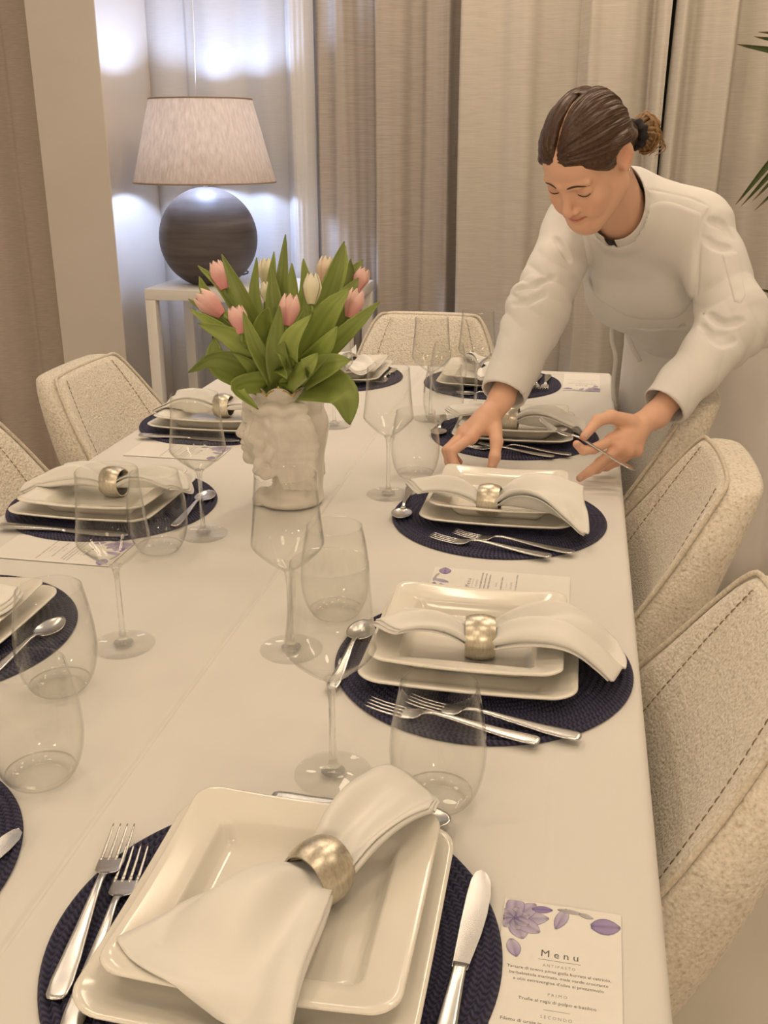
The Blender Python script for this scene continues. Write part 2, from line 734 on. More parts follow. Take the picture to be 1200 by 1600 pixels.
    def hit(self, px, py, t0=1.2, t1=4.5):
        """first point of this surface on the sight line of a photo pixel"""
        a = at(px, py, 1.0) - np.array([0, 0, CAMZ])
        d = nrm(a)
        t = t0
        o = np.array([0, 0, CAMZ])
        for _ in range(200):
            v = self.eval((o + d * t)[None])[0]
            if v < .0003: break
            t += max(v * .8, .0006)
            if t > t1: return None
        return o + d * t


def sdf_obj(name, sdf, h, mat, parent=None, lo=None, hi=None):
    V, Q = sdf.mesh(h, lo, hi)
    me = bpy.data.meshes.new(name)
    me.vertices.add(len(V)); me.vertices.foreach_set('co', V.astype(np.float32).ravel())
    me.loops.add(len(Q) * 4); me.loops.foreach_set('vertex_index', Q.astype(np.int32).ravel())
    me.polygons.add(len(Q))
    me.polygons.foreach_set('loop_start', np.arange(0, len(Q) * 4, 4, dtype=np.int32))
    me.polygons.foreach_set('use_smooth', np.ones(len(Q), bool))
    me.update(calc_edges=True)
    me.validate()
    me.materials.append(mat)
    o = bpy.data.objects.new(name, me)
    link(o, parent)
    return o, V


def wob(P, f, seed=0):
    """cheap smooth noise, about -1..1"""
    r = np.random.RandomState(seed)
    out = 0
    for i in range(4):
        k = r.normal(size=3); k = k / np.linalg.norm(k) * f * (.7 + .6 * r.rand())
        out = out + np.sin(P @ k + r.rand() * 6.28)
    return out / 2.4

# ================================================================== the room
def struct(name, VF, mat, **kw):
    o = mesh(name, VF, mat, **kw)
    o['kind'] = 'structure'
    return o


XL, XR, YF, YB = -2.7, 2.6, -1.9, 4.45
struct('floor', box(((XL + XR) / 2, (YF + YB) / 2, -.05), (XR - XL, YB - YF, .1)), M['floor'], smooth=False)
struct('ceiling', box(((XL + XR) / 2, (YF + YB) / 2, CEIL + .05), (XR - XL, YB - YF, .1)), M['ceiling'], smooth=False)
struct('wall_left', box((XL - .05, (YF + YB) / 2, CEIL / 2), (.1, YB - YF, CEIL)), M['wall'], smooth=False)
struct('wall_right', box((XR + .05, (YF + YB) / 2, CEIL / 2), (.1, YB - YF, CEIL)), M['wall'], smooth=False)
struct('wall_front', box(((XL + XR) / 2, YF - .05, CEIL / 2), (XR - XL, .1, CEIL)), M['wall'], smooth=False)
# back wall with a dark night window behind the right-hand curtains
WX0, WX1, WZ0, WZ1 = -.35, 1.6, .12, 2.35
bw = struct('wall_back', join(
    box(((XL + WX0) / 2, YB + .05, CEIL / 2), (WX0 - XL, .1, CEIL)),
    box(((WX1 + XR) / 2, YB + .05, CEIL / 2), (XR - WX1, .1, CEIL)),
    box(((WX0 + WX1) / 2, YB + .05, WZ0 / 2), (WX1 - WX0, .1, WZ0)),
    box(((WX0 + WX1) / 2, YB + .05, (WZ1 + CEIL) / 2), (WX1 - WX0, .1, CEIL - WZ1))), M['wall'], smooth=False)
M['night_glass'] = plain('night_glass', (.006, .006, .008), .05)
M['window_frame'] = plain('dark_window_frame', (.05, .045, .04), .5)
w1 = empty('window_1', ((WX0 + WX1) / 2, YB + .06, WZ0))
w1['kind'] = 'structure'
WW, WH = WX1 - WX0, WZ1 - WZ0
mesh('frame', join(box((-WW / 2 + .03, 0, WH / 2), (.06, .06, WH)), box((WW / 2 - .03, 0, WH / 2), (.06, .06, WH)),
                   box((0, 0, .03), (WW - .12, .06, .06)), box((0, 0, WH - .03), (WW - .12, .06, .06)),
                   box((0, 0, WH / 2), (.06, .06, WH - .12))), M['window_frame'], w1, smooth=False)
for sx in (-1, 1):
    mesh('pane', box((sx * WW / 4, 0, WH / 2), (WW / 2 - .09, .012, WH - .12)), M['night_glass'], w1, smooth=False)
# niche side wall and pillar on the left
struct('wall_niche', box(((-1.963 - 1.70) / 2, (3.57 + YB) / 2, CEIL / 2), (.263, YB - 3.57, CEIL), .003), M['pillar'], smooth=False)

# ceiling downlights (above the frame)
for i, (x, y, w) in enumerate(DOWNLIGHTS):
    place = ('the near left table corner', 'the near right table corner', 'the left side of the vase', 'the right side of the table middle', 'the far head of the table', 'the woman',
             'the lamp console', 'the far chair curtain', 'the right window curtain', 'the right aisle', 'the left aisle by the pillar', 'the floor behind the camera')[i]
    d = empty('ceiling_downlight', (x, y, CEIL), 0, f'round white ceiling downlight over {place}', 'downlight', 'ceiling downlights')
    mesh('trim_ring', lathe([(.165, -.001), (.20, -.001), (.205, -.008), (.20, -.016), (.168, -.012)], 40, closed=True), M['white_lacquer'], d, angle=40)
    ld = bpy.data.lights.new('downlight_lamp', 'AREA')
    ld.shape = 'DISK'; ld.size = .32; ld.energy = w; ld.color = WARM
    lo = bpy.data.objects.new('downlight_lamp', ld)
    link(lo, d); lo.location = (0, 0, -.012)


# two unseen globe lamps, added behind the camera as frontal fill light
for x in (-1.35, .75):
    w_ = empty('fill_lamp', (x, YF + .12, 1.75), 0, 'added globe fill lamp behind the camera, ' + ('left one' if x < 0 else 'right one'), 'fill lamp', 'added fill lamps')
    mesh('backplate', xf(lathe([(0, 0), (.06, 0), (.06, .015), (0, .02)], 32), (0, -.12, 0), rotx(-pi / 2)), M['chrome'], w_, angle=40)
    mesh('arm', tube([(0, -.10, 0), (0, -.04, -.09), (0, 0, -.13)], .008, 10), M['chrome'], w_)
    so, nt, b = newmat('fill_globe')
    b.inputs['Emission Color'].default_value = (*WARM, 1)
    b.inputs['Emission Strength'].default_value = FILL_W / (pi * 4 * pi * .11 ** 2)
    mesh('globe', xf(lathe([(0, -.11)] + [(.11 * cos(a), .11 * sin(a)) for a in np.linspace(-1.4, 1.4, 8)] + [(0, .11)], 14), (0, .02, -.02)), so, w_)


# ================================================================== curtains
def curtain(name, x0, x1, folds, Y, mat, label, z0=.015, z1=CEIL - .02, sway=.004, seed=0, top_shift=(0, 0), nz=40, group=None):
    """hanging fabric: folds = list of (fraction across, depth in metres toward the room)"""
    f = np.array(folds, float)
    n = max(60, int((x1 - x0) / .006))
    rs = np.random.RandomState(seed)
    ph = rs.rand(6) * 6.28
    us = np.linspace(0, 1, n)
    base = smooth_path(np.column_stack([f[:, 0], f[:, 1], 0 * f[:, 0]]), n * 3)
    dep = np.interp(us, base[:, 0], base[:, 1])

    def fn(i, v):
        u = us[i]
        z = z0 + (z1 - z0) * v
        x = x0 + (x1 - x0) * u
        k = v
        x += (top_shift[0] * (1 - u) + top_shift[1] * u) * max(0., (z - 1.2) / 1.5)
        d = dep[i] * (.85 + .3 * (1 - v)) + sway * (sin(3.1 * z + 14 * u + ph[0]) + .5 * sin(47 * u + 1.3 * z + ph[1]))
        x += sway * 1.5 * sin(2.0 * z + 9 * u + ph[2])
        return (x, Y - d, z)
    o = mesh(name, grid(fn, range(n), np.linspace(0, 1, nz)), mat)
    return tag(o, label, 'curtain', group)


def px_folds(lst, Y, py=240):
    X = [at(p, py, Y)[0] for p, _ in lst]
    a, b = X[0], X[-1]
    return a, b, [((x - a) / (b - a), d) for x, (_, d) in zip(X, lst)]


def pcurtain(name, lst, Y, mat, label, **kw):
    a, b, f = px_folds(lst, Y)
    return curtain(name, a, b, f, Y, mat, label, **kw)


pcurtain('sheer_curtain', [(240, .0), (265, .03), (300, .0), (304, .012), (345, .035), (385, .0), (425, .04), (470, .0)], 4.01,
         M['linen_sheer'], 'white sheer curtain glowing blue behind the table lamp', sway=.003, seed=1)
pcurtain('sheer_curtain', [(452, .01), (458, .045), (466, .09), (474, .10), (488, .085), (497, .03)], 3.99,
         M['linen_sheer'], 'narrow white sheer curtain edge right of the table lamp', sway=.002, seed=2)
pcurtain('linen_curtain', [(499, .0), (506, .035), (518, .03), (530, .055), (542, .05), (560, .03), (575, .02), (590, .01), (604, .0)], 3.98,
         M['linen_grey'], 'taupe linen curtain panel between the lamp and the far chair', sway=.003, seed=3)
pcurtain('linen_curtain', [(592, .06), (596, .115), (602, .12), (632, .075), (645, .03), (658, .035), (668, .06), (690, .055), (703, .075), (710, .04), (726, .0)], 3.98,
         M['linen_grey'], 'taupe linen curtain with tall folds above the far chair', sway=.003, seed=4)
pcurtain('linen_curtain', [(720, .05), (723, .12), (735, .125), (775, .105), (800, .12), (826, .115), (842, .06), (868, .05), (900, .035)], 3.95,
         M['linen_white'], 'ivory linen curtain panel left of the woman', sway=.003, seed=5)
pcurtain('linen_curtain', [(893, .03), (908, .10), (912, .13), (930, .115), (962, .12), (985, .07), (1003, .03), (1009, .09), (1018, .13), (1027, .12)], 3.93,
         M['linen_white'], 'ivory linen curtain panel directly behind the woman', sway=.003, seed=6, top_shift=(0, .008))
pcurtain('linen_curtain', [(1031, .06), (1041, .12), (1048, .12), (1058, .06), (1075, .08), (1095, .075), (1117, .11), (1122, .08), (1128, .02), (1150, .03), (1175, .05),
                           (1215, .02), (1245, .07), (1290, .03), (1340, .08), (1400, .03), (1470, .08), (1560, .02), (1650, .07), (1720, .0)], 3.90,
         M['linen_white'], 'ivory linen curtain on the right behind the palm', sway=.003, seed=7, top_shift=(.014, 0))
pcurtain('linen_curtain', [(-330, .0), (-270, .08), (-200, .0), (-130, .09), (-70, .02), (-28, .1), (0, .07), (24, .02), (36, .03), (60, .02), (88, .0)], 3.72,
         M['linen_brown'], 'brown linen curtain at the left edge beside the pillar', sway=.003, seed=8)


# ================================================================== lamp and console
LX, LY, CZ = at(326, 373, 3.66)[0], 3.66, .878
con = empty('console_table', (-1.17, 3.66, 0), 0, 'white open-frame console table carrying the lamp', 'table')
CW, CD = .77, .40
mesh('table_top', box((0, 0, CZ - .02), (CW, CD, .04), .003), M['white_lacquer'], con, angle=30)
for sx in (-1, 1):
    for sy in (-1, 1):
        mesh('leg', box((sx * (CW / 2 - .02), sy * (CD / 2 - .02), (CZ - .04) / 2), (.04, .04, CZ - .04), .002), M['white_lacquer'], con, angle=30)
lamp = empty('table_lamp', (LX, LY, CZ), 0, 'table lamp with round grey wooden base and linen shade', 'lamp')
R = .181
prof = [(0, .0), (.07, .0), (.078, .003)]
for k in range(1, 30):
    a = -pi / 2 + .43 + (pi - .43 - .12) * k / 29
    prof.append((R * cos(a), .165 + R * sin(a)))
prof += [(0, .165 + R * sin(pi / 2 - .12))]
mesh('lamp_base', lathe(prof, 64), M['lamp_wood'], lamp, angle=60)
mesh('lamp_neck', lathe([(0, .343), (.013, .343), (.013, .42), (.016, .421), (.016, .45), (0, .45)], 24), M['chrome'], lamp, angle=40)
SZ0, SZ1, SR0, SR1 = .362, .642, .258, .183
shade_o = mesh('lamp_shade', lathe([(SR0, SZ0), (SR1, SZ1), (SR1 - .002, SZ1), (SR0 - .002, SZ0)], 96, closed=True), M['shade'], lamp, angle=50)
trim = plain('shade_binding', (.30, .23, .18), .8)
for r, z in ((SR0, SZ0), (SR1, SZ1)):
    mesh('shade_binding', lathe([(r + .0012, z - .002), (r + .0012, z + .003), (r - .003, z + .003), (r - .003, z - .002)], 96, closed=True), trim, shade_o, angle=50)
mesh('shade_spider', join(*[tube([(0, 0, SZ1 - .03), (SR1 * cos(a), SR1 * sin(a), SZ1 - .004)], .002, 6) for a in (0, 2.09, 4.19)]), M['chrome'], shade_o)
mb, nt, b = newmat('bulb_glow')
b.inputs['Emission Color'].default_value = (.50, .64, 1.0, 1)
b.inputs['Emission Strength'].default_value = LAMP_L
bz = .52
mesh('bulb_socket', lathe([(0, .45), (.018, .45), (.018, .478), (.014, .482), (0, .482)], 24), M['white_lacquer'], lamp, angle=40)
mesh('bulb', lathe([(0, bz - .040)] + [(.040 * cos(a), bz + .040 * sin(a)) for a in np.linspace(-1.2, 1.3, 8)] + [(0, bz + .040)], 16), mb, lamp)
tag(mesh('pull_cord', tube([(at(303, 0, 3.93)[0], 3.93, CEIL), (at(304, 60, 3.93)[0], 3.93, 1.8), (at(305, 140, 3.93)[0], 3.93, 1.50)], .0013, 6), M['white_lacquer']),
    'thin white cord hanging above the table lamp', 'cord')
pc = smooth_path([(LX + .02, 3.79, .905), (-1.30, 3.89, .89), (at(338, 590, 3.9)[0], 3.92, .80), (at(337, 620, 3.9)[0], 3.92, .4), (at(330, 660, 3.9)[0], 3.94, .02)], 24)
tag(mesh('power_cord', tube(pc, .0028, 8), M['dark']), 'dark lamp cord hanging behind the console table', 'cord')

# ================================================================== dining table and cloth
TX0, TX1, TY0, TY1 = -1.0, .108, .36, 2.94
tab = empty('dining_table', ((TX0 + TX1) / 2, (TY0 + TY1) / 2, 0), 0, 'long dining table hidden under the white tablecloth', 'table')
tw, tl = TX1 - TX0 - .02, TY1 - TY0 - .02
mesh('table_top', box((0, 0, T - .024), (tw, tl, .04), .01), M['wood_leg'], tab, angle=30)
for sx in (-1, 1):
    for sy in (-1, 1):
        mesh('leg', box((sx * (tw / 2 - .10), sy * (tl / 2 - .14), (T - .044) / 2), (.08, .08, T - .044), .006), M['wood_leg'], tab, angle=30)
# cloth: rounded rectangles stepping from the centre out and down
cx, cy = (TX0 + TX1) / 2, (TY0 + TY1) / 2
hx, hy = (TX1 - TX0) / 2, (TY1 - TY0) / 2
SEAMX = -.4358


def cloth_mesh():
    bm = bmesh.new()
    xs = sorted(set([round(v, 5) for v in np.linspace(-hx + .012, hx - .012, 90)] +
                    [SEAMX - cx + d for d in (-.012, -.008, -.005, -.003, -.0015, 0, .0015, .003, .005, .008, .012)] +
                    [.005 - cx + d for d in (-.006, -.003, 0, .003, .006)]))
    ys = np.linspace(-hy + .012, hy - .012, 150)

    def top(x, y):
        z = 0.0
        X, Y = x + cx, y + cy
        s = X - SEAMX - .002 * sin(5 * Y)
        z -= .0024 * math.exp(-(s / .0020) ** 2) - .0012 * math.exp(-((abs(s) - .006) / .004) ** 2)
        s2 = X - .005
        if Y < 1.05: z += .0006 * math.exp(-(s2 / .0025) ** 2)
        return z
    V = [(x, y, top(x, y)) for y in ys for x in xs]
    n = len(xs); m = len(ys)
    F = [(j * n + i, j * n + i + 1, (j + 1) * n + i + 1, (j + 1) * n + i) for j in range(m - 1) for i in range(n - 1)]
    # border loop (counter-clockwise)
    loop = [i for i in range(n)] + [j * n + n - 1 for j in range(1, m)] + [(m - 1) * n + i for i in range(n - 2, -1, -1)] + [j * n for j in range(m - 2, 0, -1)]
    prev = loop
    base = [V[i] for i in loop]
    L = len(loop)
    nrmv = []
    for k, p in enumerate(base):
        ex = abs(abs(p[0]) - (hx - .012)) < 1e-6; ey = abs(abs(p[1]) - (hy - .012)) < 1e-6
        v = np.array([np.sign(p[0]) if ex else 0, np.sign(p[1]) if ey else 0])
        nrmv.append(v / np.linalg.norm(v))
    steps = [(.0045, -.0009), (.0085, -.0035), (.0112, -.0075), (.012, -.012)] + [(.012, -.012 - .015 * q) for q in range(1, 10)]
    for o, z in steps:
        row = []
        for k, p in enumerate(base):
            dn = max(0, -z - .012)
            fold = dn * dn * 1.1 * (.35 * sin(k * .21) + .25 * sin(k * .083 + 1) + .2) * .35
            e = o + dn * .035 + fold
            row.append(len(V))
            V.append((p[0] + nrmv[k][0] * e, p[1] + nrmv[k][1] * e, z))
        for k in range(L):
            q = (k + 1) % L
            F.append((prev[k], row[k], row[q], prev[q]))
        prev = row
    return np.array(V, float), F


tc_ = mesh('tablecloth', cloth_mesh(), M['cloth'], loc=(cx, cy, T))
tag(tc_, 'white tablecloth with centre crease covering the long dining table', 'tablecloth')


# ================================================================== chairs
def chair_proto():
    r = empty('dining_chair', (0, 0, 0), 0, 'chair', 'chair', 'boucle dining chairs round the table')
    # seat
    rings = []
    for z, s in ((.395, .90), (.40, .96), (.415, .99), (.44, 1.0), (.462, .99), (.476, .955), (.482, .90), (.486, .75), (.488, .4)):
        o = rrect(.232 * s, .215 * s, .07 * s, 7)
        rings.append([(x, y - .01, z) for x, y in o])
    mesh('seat', loft(rings), M['boucle'], r)
    # backrest: closed loft, inner face leans back

    def inner(z):
        return -.215 - (z - .48) * .42

    def hw(z):
        return np.interp(z, [.40, .50, .60, .70, .78, .84, .875], [.244, .254, .250, .232, .208, .182, .162])

    def wrap(x, z):
        e = np.interp(z, [.40, .48, .60, .75, .875], [.135, .115, .080, .042, .018])
        return e * min(1.0, abs(x) / hw(z)) ** 2.6
    rings = []
    zs = [.395, .40, .415, .45, .50, .55, .60, .65, .70, .75, .79, .82, .845, .860, .868, .873, .875]
    shr = [.6, .85, .97] + [1.0] * 9 + [.985, .955, .92, .86, .70]
    for z, s in zip(zs, shr):
        w = hw(z) - (1 - s) * .10
        t = .036 * (s if s > .9 else .9 * s)
        o = rrect(w, t, t * .95, 8)
        dens = []
        for i in range(len(o)):
            p, q = o[i], o[(i + 1) % len(o)]
            m = 26 if np.linalg.norm(q - p) > .1 else 1
            dens += [p + (q - p) * k / m for k in range(m)]
        y0 = inner(z) - .036
        kb = np.interp(z, [.40, .55, .75, .875], [1.5, 1.2, .4, 0])
        rings.append([(x * (1 + .03 * kb * (y < 0)), y0 + (y * (1 + kb) if y < 0 else y) + wrap(x, z), z) for x, y in dens])
    back = mesh('backrest', loft(rings), M['boucle'], r)

    def face(x, z, out=.0):
        return (x, inner(z) + wrap(x, z) + out, z)
    # stitched seams on the inner face, dashes
    for s in (-1, 1):
        dashes = []
        zz = np.arange(.50, .862, .0105)
        for z in zz:
            x = s * (hw(z) * .70)
            x2 = s * (hw(z + .0075) * .70)
            dashes.append(tube([face(x, z, .0002), face((x + x2) / 2, z + .0037, .0010), face(x2, z + .0075, .0002)], .0009, 5))
        tag(mesh('stitching', join(*dashes), M['thread'], back), kind='stuff')
    # piping along the rim
    pth = []
    for z in np.linspace(.46, .855, 14): pth.append((-(hw(z) - .004), inner(z) + wrap(hw(z), z) - .012, z))
    for x in np.linspace(-.150, .150, 12): pth.append((x, inner(.872) - .012 + wrap(x, .872), .8745))
    for z in np.linspace(.855, .46, 14): pth.append((hw(z) - .004, inner(z) + wrap(hw(z), z) - .012, z))
    mesh('piping', tube(smooth_path(pth, 90), .0038, 8), M['piping'], back)
    for sx in (-1, 1):
        for sy in (-1, 1):
            a = (sx * .16, sy * .16 - .01, .40)
            b = (sx * .20, sy * .20 - .01 - (.03 if sy < 0 else 0), 0)
            mesh('leg', tube([a, b], [.019, .011], 14), M['wood_leg'], r)
    return r


CH = chair_proto()
CHAIRS = [((-.136, 1.065, 0), pi / 2, 'cream boucle chair at the lower right corner, nearest the camera'),
          ((-.136, 1.690, 0), pi / 2, 'cream boucle chair on the right in front of the woman, full backrest visible'),
          ((-.136, 2.25, 0), pi / 2, "cream boucle chair partly hidden beneath the woman's sleeve cuff"),
          ((-.775, 2.20, 0), -pi / 2, 'cream boucle chair on the left in front of the pillar'),
          ((-.775, 1.60, 0), -pi / 2, 'cream boucle chair cut off by the left photo edge'),
          ((-.455, 2.72, 0), pi, 'cream boucle chair at the far head of the table')]
for i, (l, a, lab) in enumerate(CHAIRS):
    o = CH if i == 0 else copy_tree(CH)
    o.location = l; o.rotation_euler = (0, 0, a); o['label'] = lab


# ================================================================== tableware prototypes (mesh data shared by the copies)
def me_of(name, VF, mat, angle=None, smooth=True):
    me = rawmesh(name, VF[0], VF[1], smooth, angle)
    me.materials.append(mat)
    return me


def part(name, me, parent):
    o = bpy.data.objects.new(name, me)
    return link(o, parent)


# round braided mat
prof = [(0, .0)]
NR, PITCHR = 22, .0085
prof = [(.188, .0), (.1895, .002)]
for k in range(NR):
    r1 = .1895 - k * PITCHR
    for f, z in ((.04, .0028), (.25, .0054), (.5, .0062), (.75, .0054), (.96, .0028)):
        r = r1 - f * PITCHR
        if r > .002: prof.append((r, z))
prof.append((0, .005))
ME_MAT = me_of('placemat', lathe([(0, 0)] + prof, 110), M['braid'])


def sq_plate(levels, n=8, corner_up=.004, wave=.0):
    """square plate lofted from rounded squares: (half size, corner radius, z, lift)"""
    rings = []
    for h, r, z, lift in levels:
        o = rrect(h, h, r, n)
        # densify the straight sides
        pts = []
        for i in range(len(o)):
            a, b = o[i], o[(i + 1) % len(o)]
            d = np.linalg.norm(b - a)
            m = 8 if d > h * .5 else 1
            for q in range(m): pts.append(a + (b - a) * q / m)
        pts = np.array(pts)
        c = (np.minimum(abs(pts[:, 0]), abs(pts[:, 1])) / h) ** 2
        rings.append(np.column_stack([pts, z + lift * corner_up * c]))
    return loft(rings, True, True)


ME_CHARGER = me_of('charger_plate', sq_plate([
    (.02, .01, .003, 0), (.084, .02, .003, 0), (.088, .022, .0, 0), (.093, .024, .0005, 0), (.103, .026, .0055, .2), (.120, .028, .011, .6), (.1305, .03, .0155, 1),
    (.1325, .031, .0172, 1), (.1325, .031, .0185, 1), (.1312, .030, .0193, 1), (.127, .029, .0185, 1), (.112, .026, .0128, .5), (.101, .023, .0088, .15), (.094, .02, .0068, 0), (.088, .02, .0062, 0), (.02, .01, .0060, 0)], corner_up=.004), M['porcelain'])
ME_PLATE = me_of('soup_plate', sq_plate([
    (.02, .01, .003, 0), (.066, .012, .003, 0), (.068, .012, .0, 0), (.074, .014, .0008, 0), (.082, .016, .010, 0), (.090, .018, .0195, .2), (.105, .02, .0235, .7), (.1165, .022, .0262, 1),
    (.1182, .022, .0278, 1), (.1178, .022, .0293, 1), (.116, .021, .0298, 1), (.110, .02, .0286, .8), (.096, .014, .0252, .3), (.0865, .010, .0232, .05), (.0845, .009, .0222, 0), (.0825, .009, .0195, 0),
    (.0775, .010, .0085, 0), (.074, .012, .0062, 0), (.068, .012, .0056, 0), (.02, .01, .0054, 0)], corner_up=.006), M['porcelain'])

# wine glass
BOWL = [(.0045, .1135), (.0085, .1160), (.020, .1235), (.0325, .1345), (.0425, .1450), (.0462, .1505), (.0466, .1545), (.0458, .162), (.0432, .185), (.0410, .212), (.0388, .244)]
inn = [(max(r - .0011, 0), z + (.0012 if z < .14 else 0)) for r, z in BOWL]
bp = smooth_path([(r, z, 0) for r, z in BOWL], 34)[:, :2]
ip = smooth_path([(r, z, 0) for r, z in inn], 34)[:, :2]
ME_WBOWL = me_of('bowl', lathe([tuple(p) for p in bp] + [(.0384, .2447)] + [tuple(p) for p in ip[::-1]] + [(0, .1155)], 64), M['glass'])
ME_WSTEM = me_of('stem', lathe([(0, .0045), (.013, .0048), (.0085, .0075), (.0055, .0125), (.0042, .022), (.0036, .05), (.0035, .085), (.0041, .102), (.0055, .111), (.0085, .1155), (.0065, .1165), (0, .1155)], 32), M['glass_solid'])
ME_WFOOT = me_of('foot', lathe([(0, 0), (.0405, 0), (.0415, .0008), (.0412, .0018), (.030, .0026), (.016, .0042), (.0125, .0049), (0, .0049)], 64), M['glass_foot'], angle=50)
# tumbler
TW = smooth_path([(r, z, 0) for r, z in [(.026, .0), (.033, .004), (.0415, .018), (.0465, .036), (.0485, .055), (.0475, .080), (.0440, .105), (.0385, .134)]], 40)[:, :2]
tin = [(max(r - .0014, .001), max(z, .0105)) for r, z in TW if z > .0085]
ME_TWALL = me_of('wall', lathe([tuple(p) for p in TW] + [(.0378, .1346)] + [tuple(p) for p in tin[::-1]], 64), M['glass'])
ME_TBASE = me_of('base', lathe([(0, .0012), (.012, .0016), (.0215, .0004), (.0255, .0001), (.031, .0026), (.0352, .0068), (.0362, .0100), (.030, .0100), (.018, .0090), (0, .0084)], 56), M['glass_foot'])


def section_loft(secs, n=14, mat=None):
    """sections: (y, half width, half thickness, z centre)"""
    rings = []
    for y, w, t, z in secs:
        rings.append([(w * np.sign(cos(a)) * abs(cos(a)) ** .6, y, z + t * np.sign(sin(a)) * abs(sin(a)) ** .55) for a in np.linspace(.001, 2 * pi + .001, n, endpoint=False)])
    V, F = loft(rings)
    return V, [f[::-1] for f in F]


ST = M['steel']
ME_FHANDLE = me_of('handle', section_loft([(-.1030, .002, .0007, .0030), (-.1020, .0062, .0012, .0030), (-.098, .0088, .0014, .0030), (-.085, .0097, .0015, .0030), (-.06, .0085, .0016, .0036), (-.03, .0062, .0017, .0060),
                                           (0, .0042, .0018, .0088), (.020, .0031, .0019, .0100), (.030, .0033, .0017, .0090), (.036, .0050, .0012, .0068)]), ST)
ME_FHEAD = me_of('head', section_loft([(.034, .0040, .0011, .0074), (.0375, .0085, .0010, .0058), (.042, .0113, .0009, .0042), (.050, .0120, .0008, .0030), (.0585, .0122, .0008, .0026), (.060, .0121, .0006, .0026)], 20), ST)
ME_TINE = me_of('tine', section_loft([(.057, .0019, .0009, .0026), (.068, .0016, .0009, .0030), (.085, .0013, .0008, .0046), (.098, .0010, .0007, .0070), (.1030, .0004, .0004, .0082)], 8), ST)
ME_KHANDLE = me_of('handle', section_loft([(-.118, .003, .0012, .0040), (-.1165, .0070, .0024, .0040), (-.110, .0090, .0030, .0040), (-.09, .0093, .0031, .0040), (-.05, .0078, .0030, .0040), (-.015, .0060, .0027, .0038), (.0, .0055, .0022, .0036), (.006, .0070, .0014, .0034)], 16), ST)


def blade():
    top = [(-.0062, .0), (-.0068, .02), (-.0076, .05), (-.0080, .085), (-.0074, .103), (-.0050, .114), (-.001, .118)]
    bot = [(.0062, .0), (.0085, .018), (.0112, .040), (.0128, .065), (.0124, .090), (.0098, .107), (.0050, .1155)]
    V, F = [], []
    n = len(top)
    for zoff in (0, 1):
        for i in range(n):
            a, b = np.array(top[i]), np.array(bot[i])
            for q in range(5):
                p = a + (b - a) * q / 4
                th = .0011 * (1 - (q / 4) ** 1.5) + .0002
                V.append((p[0], p[1], .0032 + (th if zoff else -th)))
    F += [(i * 5 + q, i * 5 + q + 1, i * 5 + q + 6, i * 5 + q + 5) for i in range(n - 1) for q in range(4)]
    o = n * 5
    F += [tuple(o + k for k in f[::-1]) for f in F]
    ring = [i * 5 + 4 for i in range(n)] + [(n - 1) * 5 + q for q in (3, 2, 1, 0)] + [i * 5 for i in range(n - 2, -1, -1)] + [1, 2, 3]
    m = len(ring)
    for k in range(m):
        a, b = ring[k], ring[(k + 1) % m]
        F.append((a, b, b + o, a + o))
    return np.array(V), F


ME_BLADE = me_of('blade', blade(), ST, angle=35)


def spoon_bowl():
    def fn(u, v):
        a = u * 2 * pi
        r = v
        w = .0185 * (1 - .12 * sin(a)); l = .028
        x, y = w * r * cos(a), .058 + l * r * sin(a)
        return (x, y, .0052 - .0042 * (1 - r * r) + .0015 * max(0, sin(a)) * r)
    us = np.linspace(0, 1, 33)[:-1]
    rings = [[fn(u, v) for u in us] for v in (.05, .3, .55, .75, .9, 1.0)]
    out = [[(x * .99, y, z - .0012) for x, y, z in r] for r in rings[::-1]]
    return loft(rings + out)


ME_SBOWL = me_of('bowl', spoon_bowl(), ST)
ME_SHANDLE = me_of('handle', section_loft([(-.098, .002, .0007, .0028), (-.097, .0055, .0012, .0028), (-.092, .0078, .0014, .0028), (-.08, .0085, .0015, .0028), (-.055, .0072, .0016, .0034), (-.02, .0048, .0017, .0062),
                                           (.010, .0030, .0019, .0092), (.024, .0029, .0018, .0092), (.0315, .0040, .0012, .0064), (.034, .0050, .0008, .0052)]), ST)
# napkin ring: barrel lying along Y
rp = [(.0232, -.0185), (.0250, -.0188), (.0272, -.013), (.0288, -.005), (.0290, 0), (.0288, .005), (.0272, .013), (.0250, .0188), (.0232, .0185), (.0255, .011), (.0268, .004), (.0268, -.004), (.0255, -.011)]
V, F = lathe(rp, 56, closed=True)
ME_RING = me_of('napkin_ring', (V[:, [0, 2, 1]] * np.array([1, 1, 1]), F), M['ring'], angle=60)


